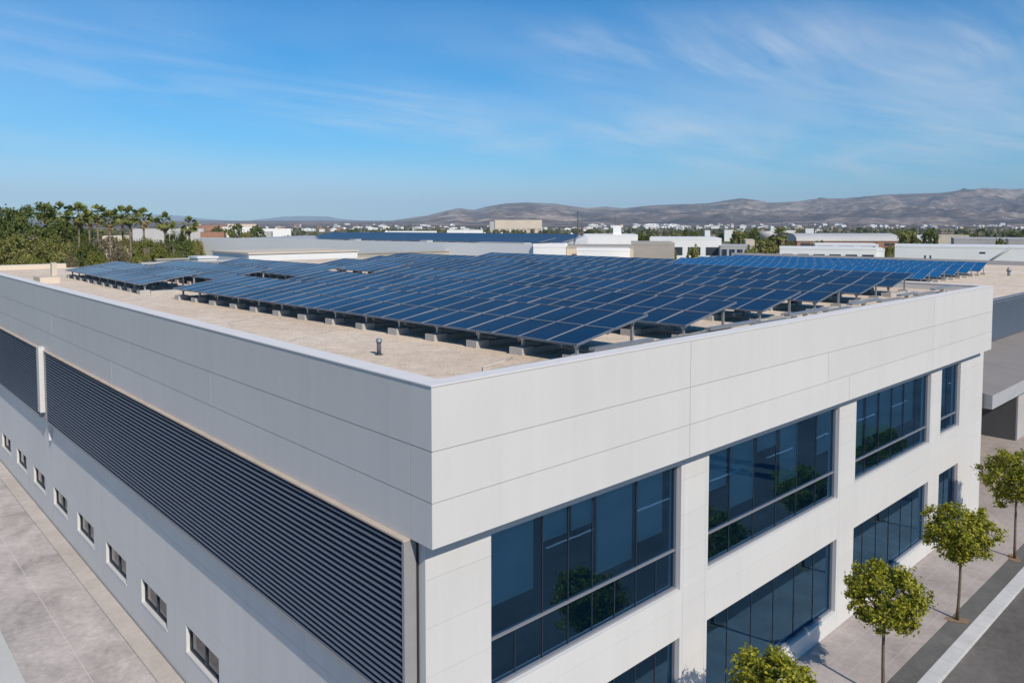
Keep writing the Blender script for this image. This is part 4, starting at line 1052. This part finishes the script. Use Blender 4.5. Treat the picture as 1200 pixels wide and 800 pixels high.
houses(45, 1010, 1215, 2400, 3700, (5, 2, 2, 2, 1, 1, 0), 'tiny house dotted along the foot of the high mountains', 'houses at the foot of the high mountains', .45, .9)
houses(48, 380, 600, 1700, 4200, (4, 3, 1, 1, 4, 2, 1), 'tiny pale building in the far strip beyond the works', 'far buildings beyond the works', .45, .8)
houses(42, 220, 400, 1300, 4000, (3, 2, 2, 2, 3, 2, 4), 'tiny pale or reddish building far beyond the palms', 'far buildings beyond the palms', .45, .85)
houses(38, 600, 960, 1200, 2700, (5, 2, 1, 2, 2, 1, 0), 'tiny white building among the trees of the plain', 'buildings among the trees of the plain', .4, .75)

# woods far out that read as one mass
b = MB()
for i in range(3600):
    f = math.exp(rnd.uniform(math.log(600), math.log(4200))); px = rnd.uniform(60, 1240)
    if noise.noise(Vector((px * .012, math.log(f) * 5.0, 0))) < -.02: continue
    h = rnd.uniform(3, 7.5); w_ = h * rnd.uniform(.6, 1.3); z = max(GZ, hgt(px, f)) if f > D0 else GZ; c = W(Q(px, f), f, z)
    k0 = len(b.v); n = 6
    for zz_, rr in ((0, .7), (.35, 1.), (.75, .75)):
        for a in range(n):
            q = rr * w_ * .5 * rnd.uniform(.7, 1.25); b.v.append((c.x + math.cos(a * 1.047) * q, c.y + math.sin(a * 1.047) * q, c.z + h * zz_ * rnd.uniform(.85, 1.15)))
    b.v.append((c.x, c.y, c.z + h))
    for r_ in range(2):
        for a in range(n): b.f.append((k0 + r_*n + a, k0 + r_*n + (a+1) % n, k0 + (r_+1)*n + (a+1) % n, k0 + (r_+1)*n + a)); b.m.append(0); b.sm.append(False)
    for a in range(n): b.f.append((k0 + 2*n + a, k0 + 2*n + (a+1) % n, k0 + 3*n)); b.m.append(0); b.sm.append(False)
M['farwood'] = leafmat('dry_woodland', (.05, .055, .022), (.10, .10, .04), (.17, .15, .075))
tag(b.build('far_woods', M['farwood']), 'dark scattered woods and orchards far out on the plain', 'woods', kind='stuff')

# air
hz = MB(); hz.box((-29000, -29000, GZ - 1), (29000, 29000, 1100))
t = NT('pale_air'); pv = t.n('ShaderNodeVolumePrincipled'); pv.inputs['Color'].default_value = (.62, .82, 1., 1); pv.inputs['Anisotropy'].default_value = -.18; pv.inputs['Density'].default_value = 5.6e-5
t.l(pv.outputs[0], t.out.inputs['Volume'])
ho = hz.build('haze', t.mat); tag(ho, 'thin pale haze in the air over the whole plain', 'haze', kind='stuff')
